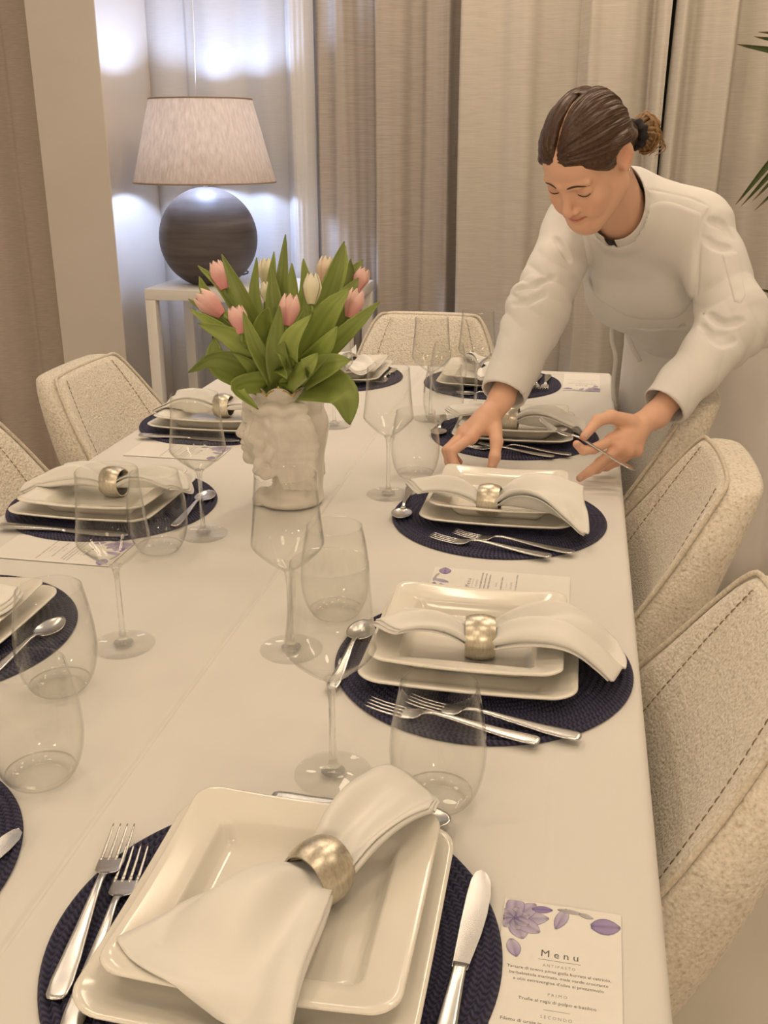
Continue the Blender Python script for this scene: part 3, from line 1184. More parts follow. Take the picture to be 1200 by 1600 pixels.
def napkin_me(seed, Lf=.155, Lt=.125, wf=.070, wt=.045, sweep=0.0, droop=.0, lift=.03, tsweep=0.0, off=(0, 0), rot=0.0, tip=0.0):
    """a folded napkin pulled through a ring at the origin: fan to -Y, tail to +Y, four folded layers.
    off, rot: where the ring stands on the plate below, so that the cloth lies on its rim"""
    rs = np.random.RandomState(seed)
    ph = rs.rand(8) * 6.28
    LAY, NV, NS = 3, 34, 84
    co, si = cos(rot), sin(rot)
    V = []
    for i in range(NS):
        f = i / (NS - 1)
        row = []
        for L in range(LAY):
            vs = np.linspace(-1, 1, NV)
            if L % 2: vs = vs[::-1]
            for v in vs:
                lf = Lf - .005 * (LAY - 1 - L) * (1 + .4 * sin(2 * v + L)) + .010 * sin(2.2 * v + ph[0]) - .008 * v * v
                lt = Lt - .004 * L + .010 * v * sin(ph[1]) - .034 * v * v
                s = -lf + (lf + lt) * f
                if s < 0:
                    q = min(1, -s / Lf)
                    w = .0165 + (wf - .0165) * (q ** .8)
                    c = .026 + (lift - .026) * sin(pi * min(1, q * 1.05)) - droop * max(0, q - .55) ** 2 * 5
                    amp = .012 * sin(pi * min(1, q * 1.3)) + .007 * q
                    sp = .0080 * (1 - q) + .0030 * q
                    x = w * v + sweep * q * q
                    z = c + amp * sin(3.4 * v + ph[2] + 1.1 * q) + .006 * q * sin(6.1 * v + ph[3]) + .012 * q * q * v * sin(ph[6])
                    z += .004 * (1 - q) * q * 4 * cos(9 * v + ph[4])
                else:
                    q = min(1, s / Lt)
                    w = .0165 + (wt - .0165) * (q ** .65)
                    c = .026 + (lift + .008 - .026) * sin(pi * min(1, q * .85)) + tip * q * q
                    amp = .007 * sin(pi * min(1, q * 1.4)) + .011 * q
                    sp = .0080 * (1 - q) ** 2 + .0026 * q
                    x = w * v + tsweep * q * q
                    z = c + amp * cos(2.7 * v + ph[4] * .4 + .6) - .010 * q * v * v + .004 * (1 - q) * q * 4 * cos(8 * v + ph[5])
                near = math.exp(-(s / .020) ** 2)
                z = z * (1 - near) + near * .0262
                z += (L - 1.0) * sp * sqrt(max(0.0, 1 - near * v * v * .9)) + .0010 * sin(34 * s + 6 * v + ph[5])
                # lie on the plate below
                wx, wy = off[0] + x * co - s * si, off[1] + x * si + s * co
                r_ = max(abs(wx), abs(wy))
                zmin = np.interp(r_, [0, .072, .084, .117, .121, .132, .137, .16], [.0015, .0015, .0175, .0245, .0235, .0085, .0080, -.006]) + .0012 + L * .0016
                d = z - zmin
                if d < .004: z = zmin + .004 * math.exp((d - .004) / .004)
                row.append((x, s, z))
        V += row
    n = LAY * NV
    F = [(a * n + b, a * n + b + 1, (a + 1) * n + b + 1, (a + 1) * n + b) for a in range(NS - 1) for b in range(n - 1)]
    V = np.array(V)
    me = me_of('napkin', (V, F), M['napkin'])
    return me


# menu card --------------------------------------------------------
def petal2d(cx, cy, ang, L, W, z, c0, c1, tipw=.15, n=7):
    V, C, F = [], [], []
    for i in range(n + 1):
        t = i / n
        w = W * (sin(pi * min(1, t * .93 + .05)) ** .75)
        for v in (-1, -.8, -.35, 0, .35, .8, 1):
            x, y = t * L, v * w
            V.append((cx + x * cos(ang) - y * sin(ang), cy + x * sin(ang) + y * cos(ang), z))
            e = 1 if abs(v) > .9 or i in (0, n) else 0
            vein = .25 if v == 0 else 0
            mixf = .25 + .55 * (1 - t) + .15 * sin(7 * v + 5 * t)
            c = np.array(c0) * mixf + np.array(c1) * (1 - mixf)
            c = c * (1 - .45 * e - vein)
            C.append(c)
    for i in range(n):
        for j in range(6):
            a = i * 7 + j
            F.append((a, a + 1, a + 8, a + 7))
    return np.array(V), F, np.array(C)


def floral_print():
    P = []
    lil, pale, dark = (.30, .24, .50), (.66, .62, .74), (.16, .13, .30)
    rs = np.random.RandomState(4)
    z = .0006
    # big bloom at the left edge, inside the card
    fx, fy = -.040, .082
    for k in range(9):
        a = k * 2 * pi / 9 + .2
        L = .024 + .006 * rs.rand()
        if cos(a) < -.2: L = min(L, .0105)
        P.append(petal2d(fx, fy, a, L, .0085, z + k * 2e-6, lil, pale))
    for k in range(7):
        a = k * 2 * pi / 7 + .5
        P.append(petal2d(fx, fy, a, .014, .0058, z + 3e-5 + k * 2e-6, dark, pale))
    P.append(petal2d(fx, fy, .5, .004, .003, z + 6e-5, dark, lil))
    # leaves along the top
    P.append(petal2d(-.026, .0965, .10, .018, .0042, z, lil, lil))
    P.append(petal2d(.004, .102, -1.9, .027, .0055, z, pale, lil))
    P.append(petal2d(-.004, .100, -.05, .022, .0024, z, (.35, .36, .34), pale))
    P.append(petal2d(.014, .0985, -.25, .013, .0026, z, (.40, .42, .38), pale))
    P.append(petal2d(.0245, .086, .12, .025, .0095, z, lil, (.44, .38, .58)))
    P.append(petal2d(-.041, .058, -1.25, .020, .006, z, pale, lil))
    V, F, C, n = [], [], [], 0
    for k_, (v, f, c) in enumerate(P):
        v = v + np.array([0, 0, k_ * 1.2e-5])
        V.append(v); C.append(c)
        F += [tuple(i + n for i in q) for q in f]
        n += len(v)
    V = np.concatenate(V)
    V[:, 0] = np.clip(V[:, 0], -.0495, .0495); V[:, 1] = np.clip(V[:, 1], -.104, .1045)
    return V, F, np.concatenate(C)


def text_me(s, y, width, size, mat, bold=.0):
    cu = bpy.data.curves.new('menu_text', 'FONT')
    cu.body = s
    cu.size = size
    cu.align_x = 'CENTER'
    cu.align_y = 'CENTER'
    cu.resolution_u = 2
    cu.offset = bold
    o = bpy.data.objects.new('menu_text', cu)
    ROOT.objects.link(o)
    bpy.context.view_layer.update()
    dg = bpy.context.evaluated_depsgraph_get()
    me = bpy.data.meshes.new_from_object(o.evaluated_get(dg))
    bpy.data.objects.remove(o)
    n = len(me.vertices)
    co = np.zeros(n * 3, np.float32)
    me.vertices.foreach_get('co', co)
    co = co.reshape(-1, 3)
    wx = co[:, 0].max() - co[:, 0].min()
    co[:, 0] *= width / wx
    co[:, 1] += y
    co[:, 2] = .0006
    me.vertices.foreach_set('co', co.ravel())
    me.materials.clear()
    me.materials.append(mat)
    me.name = 'menu_text'
    return me


MENU_TEXT = [text_me('M e n u', .047, .030, .0105, M['ink']),
             text_me('A N T I P A S T O', .0345, .026, .0042, M['ink_grey']),
             text_me('Tartare di tonno pinna gialla burrata al cetriolo,', .0285, .083, .0043, M['ink']),
             text_me('barbabietola marinata, mela verde croccante', .0225, .078, .0043, M['ink']),
             text_me("e olio extravergine d'oliva al prezzemolo", .0165, .071, .0043, M['ink']),
             text_me('P R I M O', .0045, .015, .0042, M['ink_grey']),
             text_me('Trofie al rag\u00f9 di polpo e basilico', -.0025, .060, .0043, M['ink']),
             text_me('S E C O N D O', -.0175, .024, .0042, M['ink_grey']),
             text_me('Filetto di orata in crosta di patate e verdurine', -.0245, .084, .0043, M['ink'])]
ME_CARD = me_of('card', box((0, 0, .00025), (.10, .21, .0005)), M['paper'], smooth=False)
ME_RULE = [me_of('rule', box((0, .0405, .00055), (.034, .0004, .0002)), M['ink_grey'], smooth=False),
           me_of('rule', box((0, -.0105, .00055), (.020, .0003, .0002)), M['ink_grey'], smooth=False)]
fv, ff, fc = floral_print()


def menu(loc, rz, label):
    r = empty('menu_card', loc, rz, label, 'menu', 'menu cards')
    card = part('card', ME_CARD, r)
    global ME_FLOWER
    if ME_FLOWER is None:
        me = me_of('floral_print', (fv, ff), M['print'])
        o = bpy.data.objects.new('floral_print', me)
        set_vcol(o, fc)
        ME_FLOWER = me
        bpy.data.objects.remove(o)
    tag(part('floral_print', ME_FLOWER, card), kind='stuff')
    for me in MENU_TEXT: tag(part('printed_text', me, card), kind='stuff')
    for me in ME_RULE: part('printed_rule', me, card)
    return r


ME_FLOWER = None


# ------------------------------------------------------------------ the ten settings
def seatpt(mat, rz, lx, ly):
    c, s = cos(rz), sin(rz)
    return mat[0] + lx * c - ly * s, mat[1] + lx * s + ly * c


def thing_at(name, mat, rz, lx, ly, z, rot, label, cat, group):
    x, y = seatpt(mat, rz, lx, ly)
    return empty(name, (x, y, z), rz + rot, label, cat, group)


def single_at(name, me, mat, rz, lx, ly, z, rot, label, cat, group):
    x, y = seatpt(mat, rz, lx, ly)
    o = part(name, me, None)
    o.location = (x, y, z); o.rotation_euler = (0, 0, rz + rot)
    return tag(o, label, cat, group)


def fork(mat, rz, tip, end, label, z):
    tip = np.array(tip); end = np.array(end)
    d = tip - end
    c = (tip + end) / 2
    r = thing_at('fork', mat, rz, c[0], c[1], z, math.atan2(d[1], d[0]) - pi / 2, label, 'fork', 'steel forks')
    part('handle', ME_FHANDLE, r); part('head', ME_FHEAD, r)
    for k in range(4):
        t = part('tine', ME_TINE, r)
        t.location = ((k - 1.5) * .0067, 0, 0)
    return r


def knife(mat, rz, tip, end, label, z):
    tip = np.array(tip); end = np.array(end)
    d = tip - end
    c = (tip + end) / 2
    r = thing_at('knife', mat, rz, c[0], c[1], z, math.atan2(d[1], d[0]) - pi / 2, label, 'knife', 'steel table knives')
    part('handle', ME_KHANDLE, r); part('blade', ME_BLADE, r)
    return r


def spoon(mat, rz, tip, end, label, z):
    tip = np.array(tip); end = np.array(end)
    d = tip - end
    c = (tip + end) / 2
    r = thing_at('dessert_spoon', mat, rz, c[0], c[1], z, math.atan2(d[1], d[0]) - pi / 2, label, 'spoon', 'steel dessert spoons')
    part('bowl', ME_SBOWL, r); part('handle', ME_SHANDLE, r)
    return r


def wine(x, y, label, rz=0):
    r = empty('wine_glass', (x, y, T + .0004), rz, label, 'wine glass', 'clear wine glasses')
    part('bowl', ME_WBOWL, r); part('stem', ME_WSTEM, r); part('foot', ME_WFOOT, r)


def tumbler(x, y, label):
    r = empty('tumbler', (x, y, T + .0004), 0, label, 'tumbler', 'stemless water tumblers')
    part('wall', ME_TWALL, r); part('base', ME_TBASE, r)


# seat: mat centre, rotation, phrase, items, napkin parameters (centre, angle, seed)
HP = pi / 2
SEATS = {
    'A': dict(mat=(-.2148, .6325), rz=0, ph='at the nearest setting',
              forks=[((-.182, .105), (-.147, -.098)), ((-.157, .080), (-.122, -.123))], knife=((.162, .108), (.150, -.125)), spoon=((.135, .172), (-.055, .182)),
              nap=dict(c=(.029, .040), rot=-.52, seed=3, Lf=.158, Lt=.150, wf=.092, wt=.048, sweep=.026, droop=.020, lift=.040, tip=.004), charger=(.003, .010), plate=(.004, .020)),
    'B': dict(mat=(-.0916, 1.1433), rz=HP, ph='beside the lower right chair',
              forks=[((-.140, .120), (-.179, -.080)), ((-.124, .074), (-.162, -.124))], knife=((.165, .11), (.155, -.12)), spoon=((.08, .168), (-.11, .172)),
              nap=dict(c=(-.013, .003), rot=.10, seed=11, Lf=.175, Lt=.140, wf=.075, wt=.045, droop=.030, lift=.044), charger=(.015, .012), plate=(.022, .016)),
    'C': dict(mat=(-.1156, 1.6766), rz=HP, ph="just in front of the woman's hands",
              forks=[((-.133, .103), (-.178, -.10)), ((-.109, .067), (-.155, -.136))], knife=((.165, .11), (.155, -.12)), spoon=((-.052, .168), (.10, .178)),
              nap=dict(c=(-.030, .015), rot=-.08, seed=23, Lf=.170, Lt=.150, wf=.085, wt=.040, droop=.012, lift=.046), charger=(.035, .0), plate=(.045, .0)),
    'D': dict(mat=(-.1253, 2.2191), rz=HP, ph="beneath the woman's hands",
              forks=[((-.130, .105), (-.172, -.095)), ((-.112, .070), (-.152, -.130))], knife=None, spoon=((-.052, .168), (.10, .178)),
              nap=dict(c=(-.01, .01), rot=-.05, seed=31, Lf=.160, Lt=.150, wf=.068, wt=.042, droop=.012, lift=.034), charger=(.01, .0), plate=(.012, .0)),
    'E': dict(mat=(-.222, 2.735), rz=pi, ph='at the far right table corner',
              forks=[((-.145, .10), (-.150, -.10)), ((-.120, .10), (-.125, -.10))], knife=None, spoon=((.09, .165), (-.10, .168)),
              nap=dict(c=(.01, .01), rot=.2, seed=41, Lf=.150, Lt=.140, wf=.068, wt=.050, droop=.006, lift=.036), charger=(.01, .0), plate=(.012, .0)),
    'F': dict(mat=(-.665, 2.735), rz=pi, ph='at the far end behind the tulips',
              forks=[((-.145, .10), (-.150, -.10)), ((-.120, .10), (-.125, -.10))], knife=None, spoon=None,
              nap=dict(c=(-.04, .01), rot=.55, seed=47, Lf=.150, Lt=.140, wf=.068, wt=.050, droop=.006, lift=.036), charger=(-.01, .0), plate=(-.012, .0)),
    'L3': dict(mat=(-.8186, 2.1925), rz=-HP, ph='on the left behind the vase',
               forks=None, knife=((.160, .10), (.160, -.135)), spoon=None,
               nap=dict(c=(.0, .01), rot=-.05, seed=53, Lf=.155, Lt=.130, wf=.068, wt=.042, droop=.008, lift=.036), charger=(.01, .0), plate=(.012, .0)),
    'L2': dict(mat=(-.8204, 1.6161), rz=-HP, ph='on the left beside the vase',
               forks=None, knife=((.160, .10), (.160, -.135)), spoon=((-.085, .160), (.10, .160)),
               nap=dict(c=(.0, .005), rot=-.10, seed=61, Lf=.155, Lt=.160, wf=.068, wt=.042, droop=.008, lift=.036), charger=(.01, -.008), plate=(.012, -.006)),
    'L1': dict(mat=(-.835, 1.085), rz=-HP, ph='at the middle of the left photo edge',
               forks=None, knife=None, spoon=((-.060, .160), (.115, .145)),
               nap=dict(c=(.0, .0), rot=.1, seed=67, Lf=.150, Lt=.130, wf=.060, wt=.045, droop=.008, lift=.034), charger=(.01, .0), plate=(.012, .0)),
    'N': dict(mat=(-.6622, .6325), rz=0, ph='at the bottom left photo corner',
              forks=None, knife=((.167, .082), (.118, -.145)), spoon=None, nap=None, charger=None, plate=None),
}
ZM = T + .0062
ZC = ZM - .0002
ZP = ZC + .0062
for key, s in SEATS.items():
    m_, rz, ph = s['mat'], s['rz'], s['ph']
    single_at('placemat', ME_MAT, m_, rz, 0, 0, T + .0002, 0, f'round navy braided placemat {ph}', 'placemat', 'navy braided placemats')
    if s['charger']:
        single_at('dinner_plate', ME_CHARGER, m_, rz, *s['charger'], ZC, 0, f'larger lower square white plate {ph}', 'plate', 'square dinner plates')
        single_at('soup_plate', ME_PLATE, m_, rz, *s['plate'], ZP, 0, f'smaller upper square white soup plate {ph}', 'plate', 'square soup plates')
        n = dict(s['nap']); c = n.pop('c'); rot = n.pop('rot')
        zn = ZP + .0065
        n['off'] = (c[0] - s['plate'][0], c[1] - s['plate'][1]); n['rot'] = rot
        single_at('napkin', napkin_me(**n), m_, rz, *c, zn, rot, f'white cloth napkin pulled through a ring {ph}', 'napkin', 'white napkins')
        single_at('napkin_ring', ME_RING, m_, rz, *c, zn + .0262, rot, f'champagne metal ring round the napkin {ph}', 'napkin ring', 'metal napkin rings')
    if s['forks']:
        for (t_, e_), w in zip(s['forks'], ('outer', 'inner')):
            fork(m_, rz, t_, e_, f'{w} steel fork {ph}', ZM)
    if s['knife']: knife(m_, rz, *s['knife'], f'steel table knife {ph}', ZM)
    if s['spoon']: spoon(m_, rz, *s['spoon'], f'steel dessert spoon {ph}', ZM)
# napkin layers get their cloth thickness
for o in ROOT.objects:
    if o.name.startswith('napkin') and not o.name.startswith('napkin_ring'):
        md = o.modifiers.new('thickness', 'SOLIDIFY'); md.thickness = .0016; md.offset = 0

for x, y, l in [(-.223, .873, 'tall wine glass above the nearest setting'), (-.343, 1.133, 'wine glass standing in front of the vase, second from the camera'),
                (-.332, 1.765, 'wine glass right of the vase beside a tumbler'), (-.335, 2.33, "faint wine glass behind the tumbler near the woman's right hand"),
                (-.238, 2.44, "wine glass against the far chair beside the woman's sleeve"), (-.566, 1.103, 'wine glass on the left with base near the table crease'),
                (-.604, 1.504, 'wine glass left of the vase'), (-.549, 2.226, 'wine glass half hidden behind the vase')]:
    wine(x, y, l)
for x, y, l in [(-.109, .850, 'large stemless tumbler above the nearest setting'), (-.310, 1.247, 'stemless tumbler seen through the tall wine glass'),
                (-.300, 1.885, "stemless tumbler left of the woman's right hand"), (-.300, 2.30, 'stemless tumbler overlapping the wine glass beside the far settings'),
                (-.327, 2.595, 'small stemless tumbler at the far end of the table'), (-.649, 1.423, 'stemless tumbler left of the vase behind a wine glass'),
                (-.594, .984, 'stemless tumbler over a spoon near the left edge'), (-.524, .809, 'large stemless tumbler cut by the left photo edge')]:
    tumbler(x, y, l)
menu((.0190, .614, T + .0012), -.015, 'menu card with purple flowers at the lower right of the table')
menu((-.090, 1.388, T + .0012), HP, "menu card half hidden behind the napkin beside the lower right chair's setting")
menu((-.806, 1.392, T + .0012), -HP, 'menu card lying at the left photo edge in front of a navy mat')
menu((-.83, 1.955, T + .0012), -HP, 'menu card behind the napkin on the left beside the vase')
menu((.022, 2.795, T + .0012), pi, 'menu card at the far right corner of the table')
menu((-.925, 2.80, T + .0012), pi, 'menu card at the far left corner of the table')


# ================================================================== head-shaped vase with tulips
VX, VY = -.507, 1.687
vase = empty('head_vase', (VX, VY, T + .0004), .12, 'cream ceramic vase shaped like a crowned head in profile', 'vase')
S = Sdf()
S.ell((.004, 0, .150), (.070, .066, .070), k=.01)
S.ell((-.030, 0, .128), (.046, .048, .058), k=.018)               # face mass
S.cone((.032, 0, .150), (.026, 0, .030), .042, .040, k=.02)      # hair falling behind
S.ell((.0, 0, .195), (.062, .060, .032), k=.015)                 # band under the crown
S.cone((.006, 0, .09), (.008, 0, .02), .034, .036, k=.015)      # neck
S.ell((.004, 0, .012), (.062, .058, .018), k=.012)               # foot
S.ell((-.064, 0, .172), (.014, .030, .018), k=.012)              # forehead
S.cone((-.070, 0, .158), (-.083, 0, .132), .0055, .0085, k=.007)  # nose
S.ell((-.075, 0, .128), (.008, .012, .006), k=.005)
S.ell((-.074, 0, .116), (.010, .016, .0055), k=.004)             # lips
S.ell((-.073, 0, .106), (.010, .014, .0055), k=.004)
S.ell((-.066, 0, .088), (.015, .018, .014), k=.010)              # chin
for sy in (-1, 1):
    S.ell((-.050, sy * .030, .134), (.020, .016, .020), k=.012)  # cheek
    S.ell((-.066, sy * .020, .152), (.010, .012, .008), k=.006, op='s')  # eye socket
    S.ell((-.060, sy * .020, .151), (.009, .010, .006), k=.003)
    S.cone((-.070, sy * .008, .163), (-.055, sy * .034, .163), .005, .004, k=.006)
rs = np.random.RandomState(5)
for sy in (-1, 1):
    for k in range(26):                                          # curls by the cheek and over the brow
        t = k / 25
        x = -.034 + .016 * sin(k * 2.4) + .012 * rs.rand()
        z = .068 + .115 * t
        y = sy * (.046 + .010 * sin(pi * t) + .004 * rs.rand())
        S.ell((x, y, z), (.0095, .0075, .0088), k=.0065)
    for k in range(12):
        a = -pi / 2 + .25 + k * .17
        S.ell((.004 + .068 * sin(a) * 1.0, sy * .064 * cos(a), .192 - .004 * sin(k * 1.7)), (.012, .010, .010), k=.008)
    S.ell((.052, sy * .020, .192), (.018, .020, .016), k=.008)
    for k in range(5):                                           # combed locks at the back
        x = .000 + k * .014
        pts = smooth_path([(x - .006, sy * .060, .175), (x + .004, sy * (.060 - .002 * k), .13), (x - .002, sy * (.053 - .002 * k), .085), (x + .004, sy * .046, .045)], 9)
        S.chain(pts, np.linspace(.0072, .0055, 9), k=.009)
S.cone((-.050, -.020, .012), (-.044, -.006, .020), .013, .012, k=.008)
S.cyl((0, 0, .10), (0, 0, .30), .046, k=.004)
S.plane((0, 0, .2155), (0, 0, 1), k=.003)
S.plane((0, 0, .0), (0, 0, -1), k=.003)
M['ceramic'] = noisy('cream_ceramic', (.70, .65, .59), (.81, .77, .71), (26, 26, 26), rough=.2, spec=.5, lo=.25, hi=.6, detail=5)
sdf_obj('vase_head', S, .0019, M['ceramic'], vase)
rings = []
NA = 120


def crown_top(a):
    return .2145 + .0155 * abs(cos(a * 4)) ** .55


ro, ri = [], []
for rr, hh in ((.055, .206), (.0575, 'm'), (.0600, 't'), (.0565, 't'), (.0515, 'm'), (.047, .195)):
    ring = []
    for i in range(NA):
        a = 2 * pi * i / NA
        z = crown_top(a) if hh == 't' else ((crown_top(a) + .206) / 2 if hh == 'm' else hh)
        ring.append((rr * cos(a), rr * .97 * sin(a), z))
    rings.append(ring)
mesh('crown_rim', loft(rings, closed=True), M['ceramic'], vase, angle=70)
for k in range(8):
    aa = np.linspace((k + .5) * pi / 4 - .26, (k + .5) * pi / 4 + .26, 14)
    mesh('gold_scallop', tube([(.0604 * cos(a), .0604 * .97 * sin(a), crown_top(a) - .0035 + .0015 * abs(a - (k + .5) * pi / 4)) for a in aa], .0013, 6, caps=True), M['gold'], vase)
for k in range(8):
    a = k * pi / 4
    mesh('gold_point', xf(lathe([(0, -.003), (.0024, -.0018), (.003, 0), (.0024, .0018), (0, .003)], 10), (.0585 * cos(a), .0585 * .97 * sin(a), crown_top(a) + .002)), M['gold'], vase)

# ------------------------------------------------------------------ tulips
MOUTH = np.array([VX, VY, T + .215])


def leaf_mesh(P, wid, seed=0, twist=0.0, cup=.35, roll=0.0, up=None):
    """P: control points base->tip in world; broad strap leaf with a fold along the middle"""
    rs = np.random.RandomState(seed)
    n, m = 26, 9
    C = smooth_path(P, n)
    V, col = [], []
    view = nrm(np.array([0, 0, CAMZ]) - C[n // 2])
    base_side = None
    for i in range(n):
        t = i / (n - 1)
        tg = nrm(C[min(i + 1, n - 1)] - C[max(i - 1, 0)])
        vd = nrm(np.array([0, 0, CAMZ + .25]) - C[i]) if up is None else nrm(up)
        s0 = np.cross(tg, vd if abs(tg @ vd) < .96 else (1, 0, 0.2))
        s0 = nrm(s0)
        nn = np.cross(s0, tg)
        a = twist * (t - .3) + roll
        s = s0 * cos(a) + nn * sin(a); nv = np.cross(s, tg)
        w = wid * (sin(pi * min(1., .10 + .90 * t) ** .85) ** .8) * (1 if t < .999 else 0) + .0006
        w = max(w, .0006)
        for j in range(m):
            v = -1 + 2 * j / (m - 1)
            off = cup * w * (v * v - .35) + .06 * w * sin(9 * t + 3 * v + seed)
            V.append(C[i] + s * (w * v) + nv * off)
            g = .5 + .5 * sin(v * 14 + seed) * .4
            c = np.array((.330, .420, .105)) * (1 - t * .25) * (.85 + .3 * g)
            c = c * (1 - .18 * (abs(v) < .1)) + np.array((.10, .10, .01)) * (.35 * max(0, .45 - t))
            if t > .97: c = c * .6 + np.array((.12, .09, .03)) * .4
            col.append(c)
    F = [(i * m + j, i * m + j + 1, (i + 1) * m + j + 1, (i + 1) * m + j) for i in range(n - 1) for j in range(m - 1)]
    return np.array(V), F, np.array(col)


def petal_mesh(L, W, open_, k, colr, inner=False):
    n, m = 12, 9
    V, C = [], []
    for i in range(n):
        t = i / (n - 1)
        r = W * (.35 + .75 * sin(pi * min(.62, t * .60 + .04))) * (1 - .42 * max(0, t - .55) / .45) * (1 + open_ * t * t)
        if inner: r *= .88
        wa = .80 * sqrt(max(.015, 1 - ((t - .42) / .60) ** 2))
        for j in range(m):
            v = -1 + 2 * j / (m - 1)
            a = k + v * wa * 1.05
            z = L * (t - .07 * v * v * t * t)
            V.append((r * cos(a) * (1 - .06 * v * v), r * sin(a) * (1 - .06 * v * v), z))
            e = .25 + .75 * t + .10 * v * v
            C.append(np.array(colr[0]) * (1 - min(1, e)) + np.array(colr[1]) * min(1, e))
    F = [(i * m + j, i * m + j + 1, (i + 1) * m + j + 1, (i + 1) * m + j) for i in range(n - 1) for j in range(m - 1)]
    return np.array(V), F, np.array(C)


PINK = ((.78, .20, .26), (.86, .62, .56))
CREAM = ((.70, .66, .38), (.86, .82, .66))
BLUSH = ((.80, .42, .34), (.86, .78, .62))
# flower: px, py, depth, tilt px vector (dx,dy of the bud axis), colour, size, openness, label
FLOWERS = [
    (343, 430, 1.66, (-.35, 1), PINK, 1.0, .0, 'pink tulip at the upper left of the bouquet'),
    (328, 475, 1.61, (-.8, .7), PINK, 1.08, .25, 'open pink tulip at the far left of the bouquet'),
    (372, 500, 1.58, (-.25, 1), PINK, .92, .35, 'pink tulip low on the left half hidden by a leaf'),
    (452, 484, 1.57, (.15, 1), PINK, 1.02, .15, 'pink tulip in the middle front of the bouquet'),
    (487, 451, 1.60, (.05, 1), CREAM, 1.0, -.12, 'closed white tulip in the centre of the bouquet'),
    (416, 424, 1.78, (-.05, 1), CREAM, .95, -.05, 'white tulip at the back left of the bouquet'),
    (416, 456, 1.74, (-.1, 1), CREAM, .72, -.05, 'small white tulip bud deep among the leaves'),
    (508, 421, 1.77, (.15, 1), BLUSH, .95, -.05, 'blush tulip at the back behind a tall leaf'),
    (563, 437, 1.77, (.45, 1), PINK, .88, .1, 'pink tulip at the far right back of the bouquet'),
    (553, 474, 1.66, (.35, 1), PINK, 1.0, .15, 'pink tulip at the right front of the bouquet'),
]
# leaves: tulip index, tip (px,py,Y), bend (px,py,Y), half width, twist, roll, root offset
LEAVES = [
    (5, (446, 366, 1.72), (440, 470, 1.71), .015, .3, .2), (5, (428, 393, 1.76), (424, 480, 1.75), .014, .4, -.2), (6, (401, 402, 1.74), (400, 480, 1.73), .013, .5, .3),
    (0, (346, 397, 1.62), (385, 480, 1.62), .016, .3, .5), (0, (309, 415, 1.66), (360, 465, 1.66), .011, .4, .4), (0, (311, 432, 1.70), (330, 470, 1.70), .010, .2, .2),
    (1, (294, 467, 1.60), (345, 505, 1.62), .010, .4, .5), (1, (296, 483, 1.58), (350, 520, 1.60), .013, .4, .5),
    (1, (309, 505, 1.56), (375, 535, 1.58), .022, .5, .7), (2, (335, 527, 1.60), (345, 568, 1.60), .024, .2, .5),
    (1, (294, 582, 1.56), (345, 560, 1.57), .017, .6, .9), (2, (404, 640, 1.58), (370, 605, 1.58), .016, .3, 1.0),
    (2, (380, 487, 1.55), (400, 540, 1.57), .014, .3, .3), (3, (437, 478, 1.54), (432, 545, 1.56), .018, .3, .1),
    (3, (486, 492, 1.53), (455, 535, 1.54), .019, .6, .3), (3, (420, 480, 1.60), (415, 520, 1.62), .024, .2, .2),
    (4, (538, 377, 1.70), (515, 450, 1.69), .017, .2, -.3), (7, (540, 384, 1.76), (527, 440, 1.75), .013, .3, -.2), (7, (474, 404, 1.78), (478, 470, 1.76), .015, .2, .0),
    (8, (566, 406, 1.80), (545, 440, 1.78), .011, .3, -.4), (8, (548, 404, 1.78), (540, 450, 1.77), .010, .3, -.2), (5, (456, 411, 1.78), (456, 470, 1.76), .013, .2, .1),
    (9, (594, 471, 1.62), (540, 520, 1.62), .015, .4, -.6), (9, (560, 434, 1.68), (525, 490, 1.66), .022, .3, -.4), (4, (546, 450, 1.62), (505, 500, 1.62), .024, .2, -.3),
    (9, (548, 562, 1.58), (510, 570, 1.58), .020, .3, -.9), (9, (547, 664, 1.60), (532, 612, 1.59), .030, .1, .0), (4, (527, 510, 1.57), (505, 545, 1.58), .016, .9, -.5),
    (3, (496, 552, 1.52), (478, 575, 1.53), .016, .4, -.2), (4, (480, 480, 1.66), (470, 530, 1.65), .022, .2, .1), (6, (425, 420, 1.70), (430, 490, 1.68), .018, .2, .1),
]
tul = []
for i, (px, py, Y, ax, colr, sz, op_, lab) in enumerate(FLOWERS):
    c = at(px, py, Y)
    axis = nrm(CR * ax[0] + CU * ax[1] + CT * .12)
    L = .050 * sz
    base = c - axis * L * .5
    ang = i * 2.4
    root = MOUTH + np.array([.020 * cos(ang), .020 * sin(ang), -.085])
    mid = MOUTH + np.array([(base[0] - VX) * .28, (base[1] - VY) * .28, (base[2] - MOUTH[2]) * .42])
    mth = MOUTH + np.array([.026 * nrm(base - MOUTH)[0], .026 * nrm(base - MOUTH)[1], 0])
    r = empty('tulip', tuple(root), 0, lab, 'tulip', 'cut tulips in the vase')
    sp = smooth_path([root, mth, mid, base - axis * .02, base], 30) - root
    o = mesh('stem', tube(sp, np.linspace(.0036, .0030, 30), 10), M['leaf'], r)
    set_vcol(o, np.array((.19, .26, .06)))
    zax = axis; xax = nrm(np.cross(zax, (.3, 1, .2))); yax = np.cross(zax, xax)
    Rm = np.column_stack([xax, yax, zax])
    for q in range(6):
        V, F, C = petal_mesh(L, .0165 * sz, op_ * (1 if q % 2 else .8), q * pi / 3 + i, colr, inner=q % 2 == 1)
        o = mesh('petal', xf((V, F), base - root, Rm), M['petal'], r)
        set_vcol(o, C)
    tul.append((r, root))
